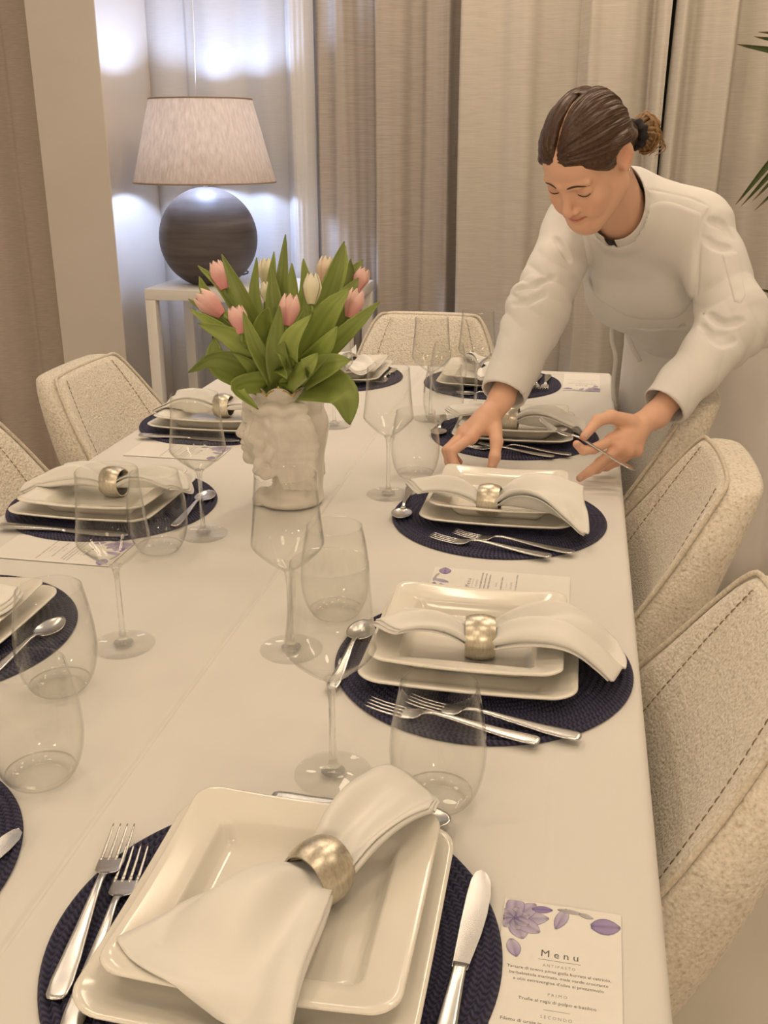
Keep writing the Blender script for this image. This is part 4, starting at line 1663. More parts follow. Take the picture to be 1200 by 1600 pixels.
for k, (ti, tip, bend, w, tw, ro_) in enumerate(LEAVES):
    r, root = tul[ti]
    b, t_ = at(*bend), at(*tip)
    d = nrm(b - MOUTH)
    st = MOUTH + np.array([.030 * d[0], .030 * d[1], -.03])
    lip = MOUTH + np.array([.040 * d[0], .040 * d[1], .018])
    V, F, C = leaf_mesh([st, lip, b, t_], w * 1.2, k, tw, .35, ro_ * .45)
    o = mesh('leaf', (V - root, F), M['leaf'], r)
    set_vcol(o, C * (.8 + .55 * ((k * 37 % 10) / 10)))
    md = o.modifiers.new('thickness', 'SOLIDIFY'); md.thickness = .0009; md.offset = 0


# ================================================================== palm at the right
PX, PY = 1.02, 3.05
palm = empty('potted_palm', (PX, PY, 0), 0, 'green palm with arching fronds entering at the right edge', 'plant')
mesh('pot', lathe([(0, 0), (.13, 0), (.14, .01), (.17, .30), (.18, .32), (.165, .32), (.155, .29), (0, .28)], 40), plain('terracotta', (.35, .19, .12), .8), palm, angle=40)
mesh('soil', lathe([(0, .285), (.154, .285), (.154, .27), (0, .27)], 32), plain('soil', (.03, .02, .015), .95), palm)


def frond(hub, leaflets, seed):
    """stem from the pot to the hub, leaflets given as (tip px, tip py, tip Y, bend)"""
    hub = np.array(hub)
    o0 = np.array([PX, PY, 0])
    C = smooth_path([np.array([PX + .02, PY, .29]), np.array([PX + .03, PY - .01, .30 + (hub[2] - .3) * .5]), (hub + np.array([PX, PY, hub[2]])) / 2 + np.array([.03, 0, .04]), hub], 40)
    st = mesh('frond_stem', tube(C - o0, np.linspace(.008, .003, 40), 8), M['palm'], palm)
    set_vcol(st, np.array((.14, .17, .05)))
    for k, (tx, ty, tY, bend) in enumerate(leaflets):
        tip = at(tx, ty, tY)
        i = 39 - (k % 5) * 3
        m = (C[i] + tip) / 2 + np.array([0, 0, bend])
        V, F, cc = leaf_mesh([C[i], m, tip], .0105, k + seed, .3, .3, .25 * sin(k * 2.0))
        o = mesh('leaflet', (V - o0, F), M['palm'], palm)
        V0 = np.linspace(0, 1, 26)
        col = np.outer(1 - V0 * .3, (.060, .085, .022))
        col[V0 > .93] = (.16, .10, .04)
        set_vcol(o, np.repeat(col, 9, axis=0))


frond(at(1330, 150, 3.08), [(1151, 69, 3.06, .03), (1178, 57, 3.06, .03), (1185, 50, 3.06, .03), (1260, 20, 3.06, .02), (1330, 30, 3.06, .0), (1400, 60, 3.06, .02), (1270, 220, 3.06, .03), (1350, 260, 3.06, .02)], 1)
frond(at(1300, 200, 3.08), [(1149, 320, 3.06, .05), (1158, 322, 3.06, .045), (1176, 314, 3.06, .04), (1179, 329, 3.06, .03), (1215, 350, 3.06, .03), (1270, 330, 3.06, .02), (1350, 300, 3.06, .02)], 3)
frond(at(1310, 480, 3.08), [(1186, 452, 3.06, .0), (1188, 478, 3.06, .0), (1186, 500, 3.06, .0), (1190, 520, 3.06, .0), (1260, 420, 3.06, .02), (1300, 560, 3.06, .0)], 5)
frond(at(1290, 640, 3.08), [(1177, 690, 3.06, .02), (1180, 703, 3.06, .02), (1189, 706, 3.06, .02), (1230, 600, 3.06, .02), (1290, 740, 3.06, .02)], 7)


# ================================================================== the woman setting the table
HIP = np.array([.355, 2.70, .90])
NB = np.array([.085, 2.285, 1.235])               # base of the neck
RS, LS = at(898, 352, 2.37), at(1092, 352, 2.28)  # shoulders
RE, LE = at(840, 488, 2.17), at(1147, 505, 2.18)  # elbows
RW, LW = at(784, 622, 2.02), at(1026, 648, 2.01)  # wrists
FEET = [np.array([.29, 2.80, 0]), np.array([.47, 2.72, 0])]
LAT = nrm(LS - RS)
SPI = nrm(NB - HIP)
LAT = nrm(LAT - SPI * (LAT @ SPI) * .6)
FRO = nrm(np.cross(LAT, SPI))
LAT = np.cross(SPI, FRO)
RB = np.column_stack([LAT, FRO, SPI])
# head frame: her left, forward, up
HF = nrm(-.49 * CR - .837 * CU + .24 * CT)
HU = -.375 * CR + .557 * CU + .74 * CT
HU = nrm(HU - HF * (HU @ HF))
HL = np.cross(HU, HF)
HM = np.column_stack([HL, HF, HU])
HC = at(917, 250, 2.065)


def hp(x, y, z):
    return HC + HM @ np.array([x, y, z], float)


def under(o, part_):
    """make o a sub-part of a part that was sculpted in room coordinates"""
    o.parent = part_
    o.location = P0 if part_.location.length > 1e-6 else (0, 0, 0)
    return o


person = empty('person', ((FEET[0] + FEET[1]) / 2)[:3].tolist(), 0, 'woman in white chef jacket and apron leaning over the table setting cutlery', 'person')
P0 = np.array(person.location)


def head_sdf(S, grow=0., skull_only=False):
    S.ell(hp(0, -.012, .030), (.0715 + grow, .0915 + grow, .082 + grow), HM, k=.015)
    if skull_only: return S
    S.ell(hp(0, .030, -.030), (.0585, .060, .080), HM, k=.025)
    S.ell(hp(0, .050, .040), (.050, .036, .042), HM, k=.02)       # forehead
    S.ell(hp(0, .058, -.088), (.024, .026, .022), HM, k=.03)     # chin
    S.cone(hp(-.048, .0, -.055), hp(-.012, .062, -.093), .024, .018, k=.035)   # jaw line
    S.cone(hp(.048, .0, -.055), hp(.012, .062, -.093), .024, .018, k=.035)
    for s in (-1, 1):
        S.ell(hp(s * .036, .058, -.030), (.024, .024, .022), HM, k=.016)      # cheek
        S.ell(hp(s * .030, .066, -.050), (.020, .020, .018), HM, k=.014)      # smiling cheek
        S.ell(hp(s * .033, .0905, .004), (.017, .012, .0105), HM, k=.012, op='s')  # socket
        S.cone(hp(s * .010, .086, .020), hp(s * .045, .073, .021), .0075, .005, k=.010)  # brow ridge
        S.ell(hp(s * .0325, .0715, .0015), (.0150, .0135, .0108), HM, k=.0035)  # lids
    S.cone(hp(0, .081, .012), hp(0, .101, -.030), .0062, .0085, k=.010)       # nose
    S.ell(hp(0, .1025, -.034), (.0100, .0100, .0085), HM, k=.006)
    for s in (-1, 1):
        S.ell(hp(s * .0115, .0915, -.037), (.0072, .0098, .0070), HM, k=.0045)
        S.ell(hp(s * .0055, .0955, -.0445), (.0030, .0045, .0030), HM, k=.003, op='s')
    # mouth: lips on a smiling arc
    arc = [(-.0300, .0735, -.0490), (-.019, .0830, -.0590), (-.008, .0880, -.0622), (0, .0890, -.0625), (.008, .0880, -.0622), (.019, .0830, -.0590), (.0300, .0735, -.0490)]
    up_ = [hp(x, y - .0005, z + .0035) for x, y, z in arc]
    lo_ = [hp(x * .9, y - .0015, z - .0052) for x, y, z in arc]
    S.chain(up_, [.0020, .0038, .0046, .0044, .0046, .0038, .0020], k=.005)
    S.chain(lo_, [.0018, .0042, .0054, .0056, .0054, .0042, .0018], k=.006)
    S.chain([hp(x, y + .0052, z - .0010) for x, y, z in arc], [.0010, .0012, .0014, .0014, .0014, .0012, .0010], k=.0022, op='s')
    for s in (-1, 1):
        S.ell(hp(s * .0335, .0735, -.0500), (.0035, .0045, .0040), HM, k=.005, op='s')
        # ear
        er = np.column_stack([HL * cos(.5) + s * HF * sin(.5), HF * cos(.5) - s * HL * sin(.5), HU])
        S.ell(hp(s * .0760, -.010, .012), (.0085, .0215, .0340), er, k=.006)
        S.ell(hp(s * .0835, -.004, .014), (.0065, .0130, .0215), er, k=.004, op='s')
        S.ell(hp(s * .0790, -.003, -.0130), (.0060, .0085, .0085), er, k=.004)
    return S


B = Sdf()
head_sdf(B)
neck0 = hp(0, -.030, -.045)
B.cone(neck0, NB + FRO * .012, .050, .056, k=.022)
# chest and shoulders under the jacket
B.ell(HIP + (NB - HIP) * .72, (.135, .085, .15), RB, k=.04)
B.ell(HIP + (NB - HIP) * .30, (.12, .085, .20), RB, k=.04)
B.cone(RS, LS, .045, .045, k=.04)
B.cone(NB, RS, .048, .045, k=.03)
B.cone(NB, LS, .048, .045, k=.03)
B.chain([RS, RE, RW], [.046, .036, .0245], k=.02)
B.chain([LS, LE, LW], [.046, .036, .0245], k=.02)
# her right hand: fingertips down on the cloth, thumb toward her body
rp0 = at(757, 662, 1.965)
B.cone(RW, rp0, .0240, .0245, k=.015)
RK = [at(736, 684, 1.925), at(727, 680, 1.945), at(724, 676, 1.968), at(726, 672, 1.990)]      # knuckles index..little
for q in RK:
    B.cone(at(764, 648, 1.975), q, .019, .0125, k=.010)
B.cone(RK[0], RK[1], .0118, .0118, k=.008); B.cone(RK[1], RK[2], .0118, .0112, k=.008); B.cone(RK[2], RK[3], .0112, .0105, k=.008)
RF = [[RK[0], at(705, 706, 1.888), at(709, 724, 1.880), at(722, 737, 1.880)],
      [RK[1], at(698, 704, 1.905), at(702, 722, 1.898), at(714, 735, 1.898)],
      [RK[2], at(699, 702, 1.935), at(704, 718, 1.930), at(714, 730, 1.930)],
      [RK[3], at(704, 698, 1.962), at(709, 712, 1.958), at(718, 722, 1.958)]]
for f, s in zip(RF, (1., 1., .95, .85)):
    B.chain(f, [.0108 * s, .0098 * s, .0090 * s, .0076 * s], k=.004)
RT = [at(772, 664, 1.965), at(776, 690, 1.925), at(773, 714, 1.903), at(768, 732, 1.893)]
B.chain(RT, [.0165, .0120, .0108, .0088], k=.007)
# her left hand: thumb and forefinger pinch the fork, middle finger points down
lp0 = at(978, 676, 1.960)
B.cone(LW, lp0, .0240, .0235, k=.015)
LK = [at(955, 688, 1.915), at(966, 700, 1.912), at(980, 704, 1.925), at(994, 704, 1.945)]
for q in LK:
    B.cone(at(1000, 665, 1.975), q, .0185, .0125, k=.010)
B.cone(LK[0], LK[1], .0118, .0120, k=.008); B.cone(LK[1], LK[2], .0120, .0115, k=.008); B.cone(LK[2], LK[3], .0115, .0105, k=.008)
LF = [[LK[0], at(928, 701, 1.880), at(912, 704, 1.868), at(901, 694, 1.863)],
      [LK[1], at(938, 722, 1.890), at(921, 737, 1.880), at(906, 747, 1.876)],
      [LK[2], at(950, 722, 1.918), at(934, 733, 1.920), at(922, 738, 1.925)],
      [LK[3], at(965, 722, 1.945), at(948, 730, 1.950), at(936, 732, 1.955)]]
for f, s in zip(LF, (1., 1., .95, .85)):
    B.chain(f, [.0110 * s, .0098 * s, .0090 * s, .0076 * s], k=.004)
LT = [at(985, 660, 1.955), at(955, 651, 1.925), at(934, 657, 1.900), at(913, 682, 1.872)]
B.chain(LT, [.0170, .0125, .0110, .0084], k=.007)

body, V = sdf_obj('body', B, .0021, M['skin'], person)
body.location = -P0
# skin colouring: base tone with redder lips, cheeks, nose, knuckles
q = (V - HC) @ HM
col = np.tile(np.array((.82, .50, .355)), (len(V), 1))


def blend(c, r, colr, amt):
    global col
    d = np.linalg.norm((q - np.array(c)) / np.array(r), axis=1)
    w = (np.clip(1 - d, 0, 1) ** .8 * amt)[:, None]
    col = col * (1 - w) + np.array(colr) * w


for s in (-1, 1):
    blend((s * .040, .070, -.034), (.028, .03, .025), (.74, .34, .25), .5)
    blend((s * .0325, .082, .003), (.019, .014, .010), (.52, .28, .19), .5)
    blend((s * .080, -.008, .010), (.02, .028, .04), (.78, .36, .25), .6)
blend((0, .104, -.034), (.016, .016, .014), (.74, .34, .25), .6)
for x in np.linspace(-.026, .026, 14):
    yy = .0915 - .30 * abs(x) - 4 * x * x
    blend((x, yy, -.0620 + 11 * x * x), (.0070, .012, .0085 - abs(x) * .12), (.62, .20, .17), .9)
    blend((x, yy, -.0632 + 11 * x * x), (.0045, .009, .0018), (.10, .03, .025), .85)
tips = [f[-1] for f in RF + LF] + [RT[-1], LT[-1]] + RK + LK
for t_ in tips:
    d = np.linalg.norm(V - t_, axis=1)
    w = (np.clip(1 - d / .022, 0, 1) * .45)[:, None]
    col = col * (1 - w) + np.array((.74, .30, .22)) * w
set_vcol(body, col)


def onbody(p, n, out=.0):
    """push a point along n to the body's surface"""
    p = np.array(p, float); n = nrm(n)
    return B.project([p + n * .07], [-n])[0] + n * out


hair_mat = noisy('brown_hair', (.032, .013, .006), (.090, .040, .019), (200, 200, 200), rough=.42, spec=.5, lo=.3, hi=.75)
hair_light = noisy('blond_hair_ends', (.16, .085, .035), (.36, .22, .10), (200, 200, 200), rough=.45, lo=.3, hi=.7)
# brows, lashes, eyes
for s in (-1, 1):
    br = [onbody(hp(s * x, .05, z), HF, .0004) for x, z in ((.012, .0225), (.020, .0242), (.030, .0240), (.040, .0205), (.047, .0145))]
    under(mesh('eyebrow', (lambda vf: (vf[0] - P0, vf[1]))(tube(smooth_path(br, 16), np.interp(np.linspace(0, 1, 16), [0, .3, .7, 1], [.0014, .0026, .0020, .0008]), 6, flat=.5, up=HF)), hair_mat, person), body)
    ls = [onbody(hp(s * x, .05, z), HF, .0003) for x, z in ((.0205, -.0030), (.026, -.0052), (.0325, -.0062), (.039, -.0055), (.0455, -.0022))]
    under(mesh('eyelash', (lambda vf: (vf[0] - P0, vf[1]))(tube(smooth_path(ls, 16), np.interp(np.linspace(0, 1, 16), [0, .5, 1], [.0008, .0019, .0013]), 6, up=HF)), hair_mat, person), body)
# finger nails
nail_m = plain('finger_nail', (.66, .46, .38), .25)
for f in (RF[0], RF[1], RT, LF[0], LF[1], LT):
    tg = nrm(f[-1] - f[-2])
    outw = CT - tg * (CT @ tg)
    outw = nrm(outw)
    c = onbody(f[-1] - tg * .0005, outw, -.0006)
    sd = nrm(np.cross(tg, outw))
    vf = lathe([(0, .0014), (.6, .0012), (.9, .0006), (1, 0), (0, -.0006)], 16)
    Vn = vf[0] * np.array([.0046, .0058, 1])
    under(mesh('finger_nail', (Vn @ np.column_stack([sd, tg, outw]).T + c - P0, vf[1]), nail_m, person), body)
pe = onbody(hp(.079, -.002, -.0205), HL, .001)
mesh('earring', xf(lathe([(0, -.0028), (.002, -.002), (.0028, 0), (.002, .002), (0, .0028)], 12), pe - P0), M['chrome'], person)

# ------------------------------------------------------------------ hair
KNOT = hp(.036, -.122, -.052)
HCEN = hp(0, -.012, .030)
KAX = nrm(hp(.020, -.122, -.020) - HCEN)
KE1 = nrm(np.cross(KAX, HL)); KE2 = np.cross(KAX, KE1)
H = Sdf()
head_sdf(H, .0100, True)


def hair_cut(P):
    """height above the hairline"""
    l = (P - HC) @ HM
    y, z = l[:, 1], l[:, 2]
    hl = np.interp(y, [-.12, -.06, -.034, -.026, -.008, .010, .018, .030, .050, .068, .085, .11], [-.075, -.068, -.060, .000, .036, .026, .000, .006, .026, .047, .058, .064])
    return z - hl


def comb(P, d):
    """thin toward the hairline; grooves along the meridians that run to the knot; a bare parting"""
    v = P - HCEN
    l = (P - HC) @ HM
    x, y, z = l[:, 0], l[:, 1], l[:, 2]
    thin = .0105 * np.exp(-np.clip(hair_cut(P), 0, 1) / .006)
    ps = np.arctan2(v @ KE2, v @ KE1)
    g = .0007 * np.sin(ps * 46 + 3 * np.sin(v @ KAX * 30)) + .0005 * np.sin(ps * 101) + .0010 * np.sin(ps * 17 + 1)
    px_ = x + .006 + .03 * (y - .05)
    top = (y > -.045) * (z > .03)
    part_ = (.0090 * np.exp(-(px_ / .0020) ** 2) + .0035 * np.exp(-(px_ / .010) ** 2)) * top
    puff = -.0050 * np.exp(-((np.abs(x) - .026) / .020) ** 2) * np.clip((z - .05) / .04, 0, 1)
    return thin + g * np.clip(hair_cut(P) / .02, .15, 1) + part_ + puff


H.disp(comb)
H.ops.append(('s', hair_cut, None, None, .004))
# fullness at the back, gathered toward the knot
H.cone(hp(.012, -.085, -.012), KNOT - nrm(KNOT - HCEN) * .012, .040, .018, k=.02)
# sweep over the temple and behind the ear
for s in (-1, 1):
    pts = [hp(s * .050, .058, .052), hp(s * .066, .032, .036), hp(s * .0765, .004, .046), hp(s * .078, -.028, .036), hp(s * .060, -.074, -.004)]
    H.chain(smooth_path(pts, 9), np.linspace(.005, .010, 9), k=.012)
hair, hv = sdf_obj('hair', H, .0017, hair_mat, person)
hair.location = -P0
# fine strands lying on the hair along the meridians to the knot
rs = np.random.RandomState(8)
cand = []
for k in range(320):
    ps = rs.rand() * 2 * pi
    th = np.linspace(radians(55 + 85 * rs.rand()), radians(14), 14)
    d = np.outer(np.cos(th), KAX) + np.outer(np.sin(th), cos(ps) * KE1 + sin(ps) * KE2)
    cand.append(d)
cand = np.array(cand)
X = H.project((HCEN + cand * .17).reshape(-1, 3), -cand.reshape(-1, 3), 40).reshape(-1, 14, 3)
strands = []
for pts in X:
    l = (pts - HC) @ HM
    ok = (hair_cut(pts) > .006) & (np.linalg.norm(pts - HCEN, axis=1) > .08) & ~((np.abs(l[:, 0] + .006) < .007) & (l[:, 1] > -.045) & (l[:, 2] > .03))
    if not ok[-1]: continue
    i0 = len(ok) - int(np.argmin(ok[::-1])) if not ok.all() else 0
    if 14 - i0 < 5: continue
    pp = smooth_path(pts[i0:], 16)
    strands.append(tube(pp, np.interp(np.linspace(0, 1, 16), [0, .2, 1], [.0002, .0007, .0007]), 4, caps=False))
V_, F_ = join(*strands)
tag(under(mesh('hair_strands', (V_ - P0, F_), noisy('brown_hair_strands', (.038, .016, .007), (.12, .055, .026), (60, 60, 60), rough=.42, spec=.45), person), hair), kind='stuff')
# scalp showing along the parting
pp = np.array([hp(-.006 - .03 * (y - .05), y, z) for y, z in zip(np.linspace(.080, -.034, 12), np.interp(np.linspace(.080, -.034, 12), [-.034, .02, .08], [.13, .13, .09]))])
pd = np.array([nrm(p - HCEN) for p in pp])
pp = H.project(HCEN + pd * .16, -pd) + pd * .0032
mesh('scalp_parting', (lambda vf: (vf[0] - P0, vf[1]))(tube(smooth_path(pp, 30), np.interp(np.linspace(0, 1, 30), [0, .2, .8, 1], [.0022, .0016, .0014, .0006]), 8, flat=.4, up=HU)), plain('scalp', (.66, .42, .30), .6), person)
# scrunchie and the loose blond knot
sc_ = []
kax = nrm(KNOT - HCEN)
k1 = nrm(np.cross(kax, (0, 0, 1))); k2 = np.cross(kax, k1)
rings = []
for a in np.linspace(0, 2 * pi, 40, endpoint=False):
    cc = KNOT - kax * .006 + (k1 * cos(a) + k2 * sin(a)) * .0185
    od = k1 * cos(a) + k2 * sin(a)
    rad = .0105 * (1 + .22 * sin(a * 9))
    rings.append([cc + rad * (cos(b) * od + sin(b) * kax) for b in np.linspace(0, 2 * pi, 12, endpoint=False)])
under(mesh('scrunchie', (lambda vf: (vf[0] - P0, vf[1]))(loft(rings, closed=True)), M['black_cloth'], person), hair)
locks = []
K2 = KNOT + kax * .016
for k in range(46):
    a = rs.rand() * 6.28
    r1, r2 = .012 + .010 * rs.rand(), .024 + .012 * rs.rand()
    b = a + .9 + .6 * rs.rand()
    p0 = KNOT + (k1 * cos(a) + k2 * sin(a)) * r1 * .6
    p1 = K2 + (k1 * cos(a + .4) + k2 * sin(a + .4)) * r2 + kax * .006
    p2 = K2 + (k1 * cos(b) + k2 * sin(b)) * r2 * 1.05 + kax * (.014 * rs.rand()) - np.array([0, 0, .006 * rs.rand()])
    p3 = K2 + (k1 * cos(b + .9) + k2 * sin(b + .9)) * r2 * .8 - np.array([0, 0, .012 * rs.rand()])
    locks.append(tube(smooth_path([p0, p1, p2, p3], 16), np.interp(np.linspace(0, 1, 16), [0, .5, 1], [.0040, .0036, .0012]), 7))
for k in range(6):
    a = -.6 + .35 * k
    p = [K2 + k1 * .012 * cos(a) + k2 * .012 * sin(a), K2 + kax * .028 + CR * .008 * sin(k * 2) + CU * .012 * cos(k), K2 + kax * (.026 + .004 * k) + CR * .012 - CU * (.014 + .004 * k), K2 + kax * .010 + CR * (.004 * k - .004) - CU * (.034 + .006 * (k % 3))]
    locks.append(tube(smooth_path(p, 18), np.interp(np.linspace(0, 1, 18), [0, .5, 1], [.0026, .0022, .0006]), 6))
V_, F_ = join(*locks)
tag(under(mesh('hair_knot', (V_ - P0, F_), hair_light, person), hair), 'loose dark blond hair knot', kind='stuff')

# ------------------------------------------------------------------ jacket
J = Sdf()
J.ell(HIP + (NB - HIP) * .70 - FRO * .005 - LAT * .012, (.168, .112, .165), RB, k=.04)
J.ell(HIP + (NB - HIP) * .36 - FRO * .005 - LAT * .012, (.158, .108, .18), RB, k=.05)
for s in (-1, 1):
    J.ell(HIP + (NB - HIP) * .60 + LAT * (s * .075 - .022) + FRO * .070, (.072, .055, .085), RB, k=.06)
J.ell(HIP + (NB - HIP) * .58 + FRO * .085 - LAT * .022, (.10, .045, .10), RB, k=.06)
J.cone(RS, LS, .060, .060, k=.05)
J.cone(NB - FRO * .018, RS, .072, .058, k=.03)
J.cone(NB - FRO * .018, LS, .076, .058, k=.03)
RC = RW + (RE - RW) * .06
LC = LW + (LE - LW) * .10
J.chain([RS, RE, RC], [.063, .060, .049], k=.03)
J.chain([LS, LE, LC], [.064, .064, .048], k=.03)
# belly hanging forward while she leans
J.ell(HIP + (NB - HIP) * .30 + FRO * .03 - LAT * .012, (.145, .09, .13), RB, k=.06)
NDIR = nrm(neck0 - NB)
NBF = NB + FRO * .012
J.cone(NBF - NDIR * .01, NBF + NDIR * .020, .0640, .0600, k=.018)


def seg_(Q, a, b):
    t = np.clip(((Q - a) @ (b - a)) / ((b - a) @ (b - a)), 0, 1)
    return np.linalg.norm(Q - a - t[:, None] * (b - a), axis=1)


def ll_(Q):
    return (Q - NB) @ LAT


def wrinkle(P, d):
    o = np.zeros(len(P))
    m = np.abs(d) < .03
    Q = P[m]
    w = np.zeros(len(Q))
    nzs = np.clip(wob(Q, 26, 12) * 1.3, -1, 1)
    for a, b, c, sd in ((RS, RE, RC, 1), (LS, LE, LC, 2)):
        for p0, p1, near_end in ((a, b, 1), (b, c, 0)):
            ba = p1 - p0; L = np.linalg.norm(ba)
            t = ((Q - p0) @ ba) / L ** 2
            ax = ba / L
            rad = Q - p0 - np.outer(t * L, ax)
            rr = np.linalg.norm(rad, axis=1)
            u = nrm(np.cross(ax, (0.2, .3, 1))); v = np.cross(ax, u)
            phi = np.arctan2(rad @ v, rad @ u)
            inarm = np.clip((.095 - rr) / .02, 0, 1) * np.clip((t + .05) / .1, 0, 1) * np.clip((1.05 - t) / .1, 0, 1)
            elbow = np.exp(-(((t - near_end) * L) / .085) ** 2)
            sh = np.exp(-(((t - (1 - near_end)) * L) / .10) ** 2) * near_end
            g1 = t * L * 70 + phi + 1.3 * np.sin(phi * 2 + sd * 2)
            g2 = t * L * 30 - phi * (1 if sd == 1 else -1) + 1.4 * np.sin(phi + sd * 1.7) + sd
            f1 = .6 - 1.6 * np.abs(np.sin(g1)) ** .8
            f2 = .6 - 1.5 * np.abs(np.sin(g2)) ** .9
            w += inarm * (.0046 * elbow * f1 * (.55 + .45 * np.sin(phi + sd * 3)) + .0048 * (elbow + .7 * sh + .3) * f2 * (.55 + .45 * nzs))
    w += .0036 * wob(Q @ RB * np.array([1, 1, .35]), 42, 3) + .0014 * wob(Q, 90, 5)
    # drape folds fanning from the shoulders down the chest
    l = (Q - (HIP + (NB - HIP) * .6)) @ RB
    w += .0032 * np.sin(l[:, 0] * 62 + l[:, 2] * 9) * np.clip(l[:, 1] / .08, 0, 1) * np.clip((.12 - l[:, 2]) / .2, 0, 1) * np.clip((.13 - np.abs(l[:, 0])) / .03, 0, 1)
    o[m] = w
    return o


J.disp(wrinkle)


def creases(S, px_list, rad=.0022, k=.003, out=.0006):
    pts = [p if p is None else p + CT * out for p in (S.hit(*p) for p in px_list)]
    pts = [p for p in pts if p is not None]
    if len(pts) > 1:
        n = max(8, len(pts) * 5)
        pp = smooth_path(pts, n)
        S.chain(pp, rad * np.interp(np.linspace(0, 1, n), [0, .15, .85, 1], [.3, 1, 1, .3]), k=k, op='s')
    return pts


creases(J, [(1013, 296), (1040, 300), (1075, 308), (1108, 322)])                       # yoke seam
creases(J, [(1110, 322), (1098, 350), (1092, 390), (1090, 430), (1089, 465)], .003, .004)   # armhole
creases(J, [(985, 512), (1030, 515), (1070, 508), (1100, 490)], .0032, .005)            # waist fold
creases(J, [(917, 412), (922, 432), (928, 455)], .0030, .004)
for pl_ in ([(1094, 508), (1112, 522), (1138, 526)], [(1098, 520), (1122, 536), (1148, 532)], [(1105, 490), (1130, 505), (1160, 500)], [(868, 372), (880, 388), (890, 408)],
            [(806, 452), (834, 446), (866, 432)], [(800, 474), (826, 470), (852, 458)], [(1108, 345), (1130, 352), (1146, 372)], [(1100, 372), (1120, 385), (1140, 388)]):
    creases(J, pl_, .0036, .010)
# openings: collar, cuffs
J.cyl(NBF - NDIR * .012, NBF + NDIR * .12, .0615, k=.003)
cutp, cutn = NBF + NDIR * .066, nrm(NDIR + FRO * .75)
J.cyl(cutp, cutp + cutn * .14, .115, k=.002)
for W_, E_ in ((RC, RE), (LC, LE)):
    ax = nrm(W_ - E_)
    J.cyl(W_ - ax * .055, W_ + ax * .10, .0425, k=.002)
    J.cyl(W_ + ax * .004, W_ + ax * .16, .16, k=.002)
# lower edge under the apron band
J.plane(HIP - np.array([0, 0, .10]), (.1, .1, -1), k=.004)
jacket, _ = sdf_obj('chef_jacket', J, .0030, M['jacket'], person)
jacket.location = -P0
def patch(name, top, bot, nu, nv, out, th):
    """cloth panel sewn on the jacket: its outline is laid on the jacket surface"""
    tp = smooth_path([(x, y, 0) for x, y in top], nu)[:, :2]; bt = smooth_path([(x, y, 0) for x, y in bot], nu)[:, :2]
    pxs = np.array([tp[i] * (1 - v) + bt[i] * v for v in np.linspace(0, 1, nv) for i in range(nu)])
    D = np.array([nrm(at(x, y, 1.0) - np.array([0, 0, CAMZ])) for x, y in pxs])
    X = J.project(np.array([0, 0, CAMZ]) + D * 1.7, D, 90)
    e = .004
    G = np.stack([J.eval(X + np.eye(3)[k] * e) - J.eval(X - np.eye(3)[k] * e) for k in range(3)], 1)
    G /= np.linalg.norm(G, axis=1)[:, None] + 1e-9
    far = np.linalg.norm(X - HIP, axis=1) > .9
    edge = np.array([min(i, nu - 1 - i, j * 2, (nv - 1 - j) * 2) for j in range(nv) for i in range(nu)])
    Vp = X + G * np.where(edge == 0, -.0005, out)[:, None]
    Fp = [(j * nu + i, j * nu + i + 1, (j + 1) * nu + i + 1, (j + 1) * nu + i)[::-1] for j in range(nv - 1) for i in range(nu - 1)]
    Fp = [f for f in Fp if not any(far[q] for q in f)]
    keep = sorted({q for f in Fp for q in f}); new = {q: k for k, q in enumerate(keep)}
    Vp = Vp[keep]; Fp = [tuple(new[q] for q in f) for f in Fp]
    o = mesh(name, (Vp - P0, Fp), M['jacket'], person)
    return under(o, jacket)


patch('front_panel', [(909, 364), (945, 364), (978, 350), (1006, 326), (1040, 314), (1096, 332)], [(930, 462), (952, 478), (985, 496), (1030, 500), (1062, 494), (1084, 468)], 46, 34, .0055, .002)
patch('sleeve_pocket', [(1127, 396), (1140, 394), (1152, 393)], [(1147, 472), (1158, 474), (1166, 462)], 14, 24, .0022, .002)
# stand-up collar, open at the front
u1 = nrm(np.cross(NDIR, FRO)); u2 = nrm(np.cross(u1, NDIR))
rows = []
A_ = np.linspace(radians(112), radians(112 + 338), 70)
for r, f, o_ in ((.0690, 0, 0), (.0680, .25, 0), (.0665, .6, 0), (.0655, .95, 0), (.0650, 1, 0), (.0638, 1.02, 0), (.0628, 1, 0), (.0630, .6, 0), (.0640, 0, 0)):
    row = []
    for a in A_:
        dirv = cos(a) * u1 + sin(a) * u2
        top = .080 - .046 * (dirv @ FRO)
        row.append(NBF - P0 + NDIR * (-.012 + (top + .012) * f) + dirv * r)
    rows.append(row)
rows = np.array(rows)
nr_, nc_ = rows.shape[:2]
Fc = [(i * nc_ + j, i * nc_ + j + 1, (i + 1) * nc_ + j + 1, (i + 1) * nc_ + j) for i in range(nr_ - 1) for j in range(nc_ - 1)]
Fc += [tuple(i * nc_ for i in range(nr_)), tuple(i * nc_ + nc_ - 1 for i in range(nr_ - 1, -1, -1))]
under(mesh('collar', (rows.reshape(-1, 3), Fc), M['jacket'], person), jacket)
# black undershirt neckline
rings = []
u1 = nrm(np.cross(NDIR, FRO)); u2 = np.cross(NDIR, u1)
for r, t in ((.0590, -.02), (.0612, .020), (.0610, .028), (.0600, .030), (.0585, .026), (.056, -.02)):
    rings.append([NBF - P0 + NDIR * t + FRO * .004 + r * (cos(a) * u1 + sin(a) * u2) for a in np.linspace(0, 2 * pi, 48, endpoint=False)])
mesh('undershirt_neckline', loft(rings, closed=True), M['black_cloth'], person)

